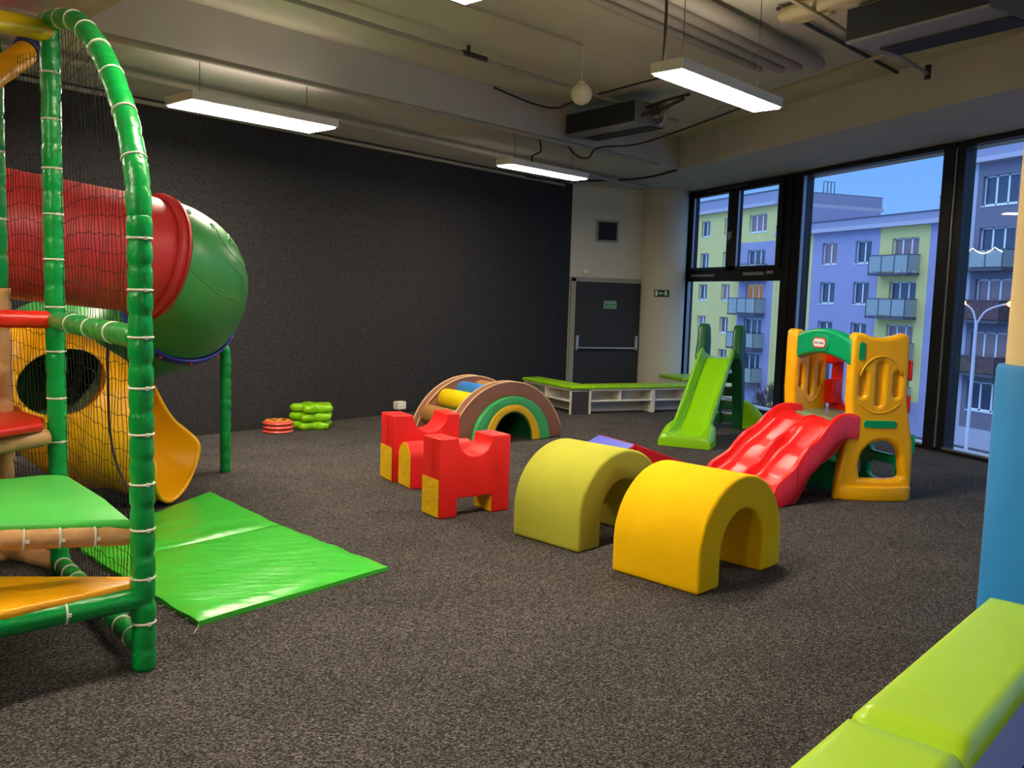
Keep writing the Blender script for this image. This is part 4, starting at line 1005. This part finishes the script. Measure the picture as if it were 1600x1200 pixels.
# the red wavy double slide
wtop = [(5.50, .76), (5.38, .775), (5.26, .755), (5.14, .67), (5.05, .575), (4.93, .50), (4.84, .405), (4.77, .315), (4.66, .245), (4.60, .20), (4.56, .14), (4.56, .09)]
wtop = smooth_path(wtop, 5); wtop = [p for p in wtop]
xs = [p[0] for p in wtop]
def bedz(x):
    pts = [(5.52, .665), (5.41, .672), (5.36, .68), (5.26, .655), (5.14, .54), (5.05, .455), (4.95, .385), (4.86, .29), (4.79, .205), (4.70, .14), (4.62, .105), (4.54, .07)]
    for (x0, z0), (x1, z1) in zip(pts, pts[1:]):
        if x1 <= x <= x0: return z1+(z0-z1)*(x-x1)/(x0-x1)
    return .07 if x < 4.6 else .69
rows = []
for x, zw in wtop:
    t_ = max(0, min(1, (5.4-x)/.85)); ya = 6.27-.12*t_; yb = 7.11+.13*t_; ym = 6.69; zb = min(bedz(x), zw-.015); hw = max(.015, zw-zb)
    zd = max(zb+.006, zw-.075*max(0, min(1, (x-5.02)/.2)))
    def lane(y0, y1):
        return [(y0, zb+hw*.25), (y0+.035, zb+.01), (y0+.1, zb), ((y0+y1)/2, zb-.004), (y1-.1, zb), (y1-.035, zb+.01), (y1, zb+hw*.25)]
    sec = [(ya, max(.0, zb-.12)), (ya-.002, zw-.025), (ya+.012, zw-.004), (ya+.03, zw), (ya+.048, zw-.008)]
    sec += lane(ya+.06, ym-.045)+[(ym-.03, zd-.02), (ym, zd-.005), (ym+.03, zd-.02)]+lane(ym+.045, yb-.06)
    sec += [(yb-.048, zw-.008), (yb-.03, zw), (yb-.012, zw-.004), (yb+.002, zw-.025), (yb, max(.0, zb-.12)), (ym, max(0, zb-.11))]
    rows.append([V((x, y, z)) for y, z in sec])
mb = MB().grid(rows, cv=True); n = len(rows[0])
mb.f.append(tuple(range(n))[::-1]); mb.m.append(0); e = (len(rows)-1)*n; mb.f.append(tuple(range(e, e+n))); mb.m.append(0)
slide = part('double_slide', mb, M['redp'], tw, smooth=.9)
for y0, y1 in ((6.18, 6.23), (7.16, 7.22)):     # deep side skirts that reach the floor at the lower end
    sk = [(5.50, .65), (5.50, .755), (5.38, .77), (5.26, .75), (5.14, .665), (5.05, .57), (4.93, .495), (4.84, .40), (4.77, .31), (4.66, .24), (4.60, .195), (4.565, .12), (4.585, .02), (4.64, 0), (4.82, .01), (4.87, .07), (4.97, .23), (5.07, .32), (5.24, .41), (5.36, .53), (5.42, .65)]
    sk = [(x, z) for x, z in sk]
    dy = 1 if y0 > 6.5 else -1
    poly = [V((x, (6.28 if dy < 0 else 7.10)+dy*.115*max(0, min(1, (5.4-x)/.85)), z)) for x, z in sk]
    vs = [p+V((0, dy*.0, 0)) for p in poly]+[p+V((0, -dy*.035, 0)) for p in poly]; nn = len(poly)
    part('side_skirt', MB().add(vs, [tuple(range(nn)), tuple(range(nn, 2*nn))[::-1]]+[(i, nn+i, nn+(i+1) % nn, (i+1) % nn) for i in range(nn)]), M['redp'], slide, bevel=.01, smooth=.7)

# ------------------------------------------------------------------ foreground bench and padded column
FU = V((math.cos(math.radians(28.46)), math.sin(math.radians(28.46)), 0)); FN = V((FU.y, -FU.x, 0))   # along the bench / toward the viewer
F0 = V((3.408, 2.979, 0))
t = thing('foreground_bench', 'lilac sided bench base under the lime cushions at the lower right', 'bench', F0-FU*1.5)
part('body', MB().prism([tuple((F0-FU*.02+FN*.02)[:2]), tuple((F0-FU*3.2+FN*.02)[:2]), tuple((F0-FU*3.2+FN*.33)[:2]), tuple((F0-FU*.02+FN*.33)[:2])], 0, .345), M['padside'], t, bevel=.012)
def cushion(s0, s1, label):
    nu, nv = 28, 14; rows = []
    for i in range(nu+1):
        u = i/nu; s = s0+(s1-s0)*u; e = min(u, 1-u)*(s1-s0); r = []
        for j in range(nv+1):
            v = j/nv; w = min(v, 1-v)*.36
            k = lambda d, R: R-math.sqrt(max(0, R*R-(R-min(d, R))**2))
            z = .42-k(e, .035)-k(w, .035)+.006*math.sin(PI*v)*math.sin(PI*u)
            r.append(F0-FU*s+FN*(-.005+.36*v)+V((0, 0, z)))
        rows.append([V((*r[0][:2], .345))]+r+[V((*r[-1][:2], .345))])
    mb = MB().grid(rows); n = len(rows[0]); mb.f.append(tuple(range(n))[::-1]); mb.m.append(0); e = nu*n; mb.f.append(tuple(range(e, e+n))); mb.m.append(0)
    return single('bench_cushion', mb, M['lime'], label, 'cushion', 'lime cushions on the foreground bench', smooth=1.2)
cushion(0, 1.642, 'lime cushion on the foreground bench reaching the blue column')
cushion(1.648, 3.2, 'lime cushion on the foreground bench cut by the bottom edge')
CC = (3.95, 3.06, 0)
struct('column_right', MB().lathe([(.31, 0), (.31, CEIL-.001)], CC, 56), M['beige'], smooth=1)
single('column_padding', MB().lathe([(.315, .0), (.345, .002), (.348, 1.42), (.340, 1.445), (.315, 1.45)], CC, 64), M['padblue'], 'sky blue padding wrapped round the beige column at right', 'padding', smooth=1)

# ------------------------------------------------------------------ outside
XF = 44.5
GZ = -6.6
struct('ground', MB().boxab((8.8, -40, GZ-.2), (110, 130, GZ)), M['asphalt'])
def building(name, label, y0, y1, ztop, zones, wins, cornice, depth, balconies, plinth=None):
    root = thing(name, label, 'building', (XF, (y0+y1)/2, GZ), 0, 'apartment buildings across the street')
    ys = sorted({y0, y1}|{z[0] for z in zones}|{z[1] for z in zones}|{w[0] for w in wins}|{w[1] for w in wins})
    zs = sorted({GZ, ztop}|{z[2] for z in zones}|{z[3] for z in zones}|{w[2] for w in wins}|{w[3] for w in wins})
    ys = [y for y in ys if y0 <= y <= y1]; zs = [z for z in zs if GZ <= z <= ztop]
    mats = []; mb = MB()
    def mid(m):
        if m not in mats: mats.append(m)
        return mats.index(m)
    mid(zones[0][4])
    for a, b in zip(ys, ys[1:]):
        for c, d in zip(zs, zs[1:]):
            cy, cz = (a+b)/2, (c+d)/2
            if any(w[0] < cy < w[1] and w[2] < cz < w[3] for w in wins): continue
            m = zones[0][4]
            for z in zones:
                if z[0] < cy < z[1] and z[2] < cz < z[3]: m = z[4]
            mb.add([(XF, a, c), (XF, b, c), (XF, b, d), (XF, a, d)], [(0, 1, 2, 3)], mid(m))
    for w in wins:                                   # reveals
        a, b, c, d = w[:4]; X2 = XF+.28; i = mid(zones[0][4]); cy, cz = (a+b)/2, (c+d)/2
        for z in zones:
            if z[0] < cy < z[1] and z[2] < cz < z[3]: i = mid(z[4])
        mb.add([(XF, a, c), (X2, a, c), (X2, a, d), (XF, a, d)], [(0, 1, 2, 3)], i).add([(XF, b, c), (X2, b, c), (X2, b, d), (XF, b, d)], [(0, 1, 2, 3)], i)
        mb.add([(XF, a, c), (XF, b, c), (X2, b, c), (X2, a, c)], [(0, 1, 2, 3)], i).add([(XF, a, d), (XF, b, d), (X2, b, d), (X2, a, d)], [(0, 1, 2, 3)], i)
    sm = mid('faclav')
    X1 = XF+depth
    mb.add([(XF, y0, GZ), (X1, y0, GZ), (X1, y0, ztop), (XF, y0, ztop)], [(0, 1, 2, 3)], sm).add([(XF, y1, GZ), (X1, y1, GZ), (X1, y1, ztop), (XF, y1, ztop)], [(0, 1, 2, 3)], sm)
    mb.add([(X1, y0, GZ), (X1, y1, GZ), (X1, y1, ztop), (X1, y0, ztop)], [(0, 1, 2, 3)], sm).add([(XF, y0, ztop), (X1, y0, ztop), (X1, y1, ztop), (XF, y1, ztop)], [(0, 1, 2, 3)], sm)
    part('wall', mb, [M[m] for m in mats], root, weld=True)
    c0, c1 = cornice
    part('eaves', MB().boxab((XF-.55, y0-(.25 if c0 < 9 else 0), c0), (XF+depth+.3, y1+(.25 if c0 > 9 else 0), c0+.28)), M['facpale'], root)
    part('parapet', MB().boxab((XF-.35, y0, c0+.28), (XF+depth+.1, y1, c1-.06)).boxab((XF-.42, y0, c1-.06), (XF+depth+.15, y1, c1), 1), [M['roofgrey'], M['balcdark']], root)
    for w in wins:
        a, b, c, d, n, pm = w[:6]; fr_ = MB(); e = .075
        fr_.boxab((XF+.2, a, c), (XF+.28, b, c+e+.03)).boxab((XF+.2, a, d-e), (XF+.28, b, d))
        for k in range(n+1):
            y = a+(b-a)*k/n; yy = min(max(y, a+e/2), b-e/2); wd = e if k in (0, n) else e*1.6
            fr_.boxab((XF+.2, yy-wd/2, c), (XF+.28, yy+wd/2, d))
        fr_.boxab((XF-.04, a-.03, c-.06), (XF+.25, b+.03, c))
        f_ = part('window', fr_, M['winwhite'], root)
        part('pane', MB().boxab((XF+.24, a+.03, c+.03), (XF+.26, b-.03, d-.03)), M[pm], f_)
    for bl in balconies:
        a, b, zr, zf, kind = bl; mb = MB(); mats_ = [M['balcdark'], M[kind]]
        mb.boxab((XF-1.05, a, zf-.16), (XF, b, zf)); mb.boxab((XF-1.03, a, zr-.05), (XF-.97, b, zr))
        n = 3 if b-a > 3 else 2
        for k in range(n+1): mb.boxab((XF-1.03, a+(b-a-.05)*k/n, zf), (XF-.98, a+(b-a-.05)*k/n+.05, zr))
        mb.boxab((XF-1.0, a+.05, zf+.08), (XF-.98, b-.05, zr-.05), 1)
        for yy in (a, b-.04): mb.boxab((XF-1.0, yy, zr-.05), (XF, yy+.04, zr)); mb.boxab((XF-1.0, yy+.01, zf+.08), (XF, yy+.03, zr-.05), 1)
        part('balcony', mb, mats_, root)
    return root
rowsA = [9.2, 6.25, 3.4, .5, -2.4]
winsA = []
for k, zt in enumerate(rowsA):
    for (a, b, n) in ((71.75, 73.2, 2), (68.05, 69.4, 2), (75.4, 76.8, 2), (79.2, 80.6, 2)):
        winsA.append((a, b, zt-1.45, zt, n, 'panecur' if (k+n+int(a)) % 4 == 0 else 'pane'))
    winsA.append((63.1, 65.6, zt-1.5, zt, 3, 'panewarm' if k == 2 else ('panecur' if k == 0 else 'pane')))
building('apartment_building', 'tall yellow and lavender apartment block seen through the left window', 61.36, 84, 9.75,
         [(61.36, 84, GZ, 9.8, 'facyellow'), (61.8, 66.7, GZ, 6.9, 'faclav')], winsA, (9.75, 10.95), 10,
         [(62.7, 66.65, zt-1.2, zt-2.5, 'balcpanel') for zt in rowsA[1:]])
rowsB = [6.4, 3.5, .6, -2.3]
winsB = []
for k, zt in enumerate(rowsB):
    winsB += [(54.3, 55.95, zt-1.6, zt, 2, 'panecur' if k == 0 else 'pane'), (50.75, 52.35, zt-1.6, zt, 2, 'pane'), (58.1, 59.6, zt-1.6, zt, 2, 'pane'), (46.4, 48.8, zt-2.3, zt, 3, 'panecur' if k in (0, 2) else 'pane')]
rb = building('apartment_building', 'lower lavender apartment block with yellow balcony strip seen through the middle window', 44.2, 61.34, 7.15,
         [(44.2, 61.55, GZ, 7.2, 'faclav'), (57.05, 61.34, GZ, 7.2, 'facyellow'), (45.5, 49.95, -4.4, 7.2, 'facyellow')], winsB, (7.15, 8.0), 11,
         [(46.2, 49.8, zt-1.15, zt-2.35, 'balcpanel') for zt in rowsB])
part('roof_box', MB().boxab((47.5, 44.8, 8.0), (51, 48.0, 9.3)).boxab((47.4, 44.7, 9.3), (51.1, 48.1, 9.4)), M['facpale'], rb)
rowsC = [9.7, 6.65, 3.6, .45, -2.55]
winsC = [(39.2, 41.7, zt-1.75, zt, 3, ('pane', 'pane', 'panecur', 'panecur', 'pane')[k]) for k, zt in enumerate(rowsC)]+[(34.0, 36.5, zt-1.75, zt, 3, 'pane') for zt in rowsC]
rc = building('apartment_building', 'grey apartment block with cluttered balconies seen through the right window', 30, 43.35, 10.5,
         [(30, 43.35, GZ, 10.6, 'facgrey'), (42.1, 43.35, GZ, 10.6, 'facpale'), (30, 43.35, GZ, -5.4, 'facpale')], winsC, (10.5, 11.6), 10,
         [(39.0, 42.6, 5.3, 4.2, 'balcpanel'), (39.0, 42.6, 2.35, 1.15, 'balcbrown'), (39.0, 42.65, -.95, -2.0, 'balcbrown')])
fl = MB(); prev = None
for k in range(46):
    y = 42.6-3.6*k/45; z = 5.38-.32*abs(math.sin(k*.16+.1)); fl.ball((XF-1.08+.02*math.sin(k*3), y, z), .035, 5)
part('fairy_lights', fl, M['fairy'], rc)
# roof rail on the tall block
part('roof_rail', MB().tube([(49.2, 62.2, 10.9), (49.2, 62.2, 12.0), (50.3, 62.2, 12.0), (50.3, 62.2, 10.9)], .04, 6).tube([(49.6, 62.2, 10.9), (49.6, 62.2, 12.0)], .04, 6).tube([(49.95, 62.2, 10.9), (49.95, 62.2, 12.0)], .04, 6), M['balcdark'], bpy.data.objects['apartment_building'])
# street lamp
SL = V((19.05, 17.72, GZ))
sl = thing('street_lamp', 'tall grey street lamp with two glowing orange heads outside the window', 'street lamp', SL)
part('pole', MB().tube([SL, SL+V((0, 0, 4.2)), SL+V((0, 0, 4.22)), SL+V((0, 0, 8.05))], [.06, .06, .045, .04], 14), M['ledge'], sl, smooth=.9)
for sgn, wv in ((1, V((-.30, .28, 0))), (-1, V((.58, -.55, 0)))):
    top = SL+V((0, 0, 7.95)); e = top+wv+V((0, 0, .55))
    part('arm', MB().tube(smooth_path([top, top+wv*.25+V((0, 0, .35)), top+wv*.7+V((0, 0, .52)), e], 6), .024, 8), M['ledge'], sl, smooth=3)
    part('lamp_head', MB().ball(e, .14, 8, .6), M['lampsod'], sl, smooth=3)
# railing and ledge outside the right-hand window
rl = thing('window_ledge', 'pale metal ledge with thin rails outside the right window', 'ledge', (8.9, 6.5, -.2))
part('sill', MB().boxab((8.64, 4.4, -.06), (9.0, 14.4, -.01)), M['ledge'], rl, bevel=.005)
for k, z in enumerate((-.22, -.33, -.44)):
    part('rail', MB().boxab((9.55, 4.4, z-.02), (9.6, 9.6, z)), M['ledge'], rl)
part('bracket', MB().boxab((9.5, 4.5, -.6), (9.56, 4.56, -.2)).boxab((9.5, 9.5, -.6), (9.56, 9.56, -.2)).boxab((8.64, 4.4, -.62), (9.6, 9.6, -.56)), M['ledge'], rl)
# bare shrub against the yellow block
def shrub(c, h, label):
    t = thing('bare_shrub', label, 'shrub', c); mb = MB()
    c = V(c)
    def grow(p, d, ln, r, lv):
        q = p+d*ln; mb.tube([p, q], [r, r*.7], 5, False)
        if lv == 0: return
        for _ in range(4 if lv > 1 else 5):
            nd = (d+V((random.uniform(-1, 1), random.uniform(-1, 1), random.uniform(-.2, .7)))*.75).normalized(); grow(p.lerp(q, random.uniform(.4, 1)), nd, ln*random.uniform(.5, .75), r*.6, lv-1)
    for k in range(5): grow(c+V((random.uniform(-.3, .3), random.uniform(-.3, .3), 0)), V((random.uniform(-.35, .35), random.uniform(-.35, .35), 1)).normalized(), h*.4, .05, 4)
    part('branches', mb, M['twig'], t)
shrub((36, 49.2, GZ), 4.2, 'bare leafless shrub in front of the yellow block low in the left window')
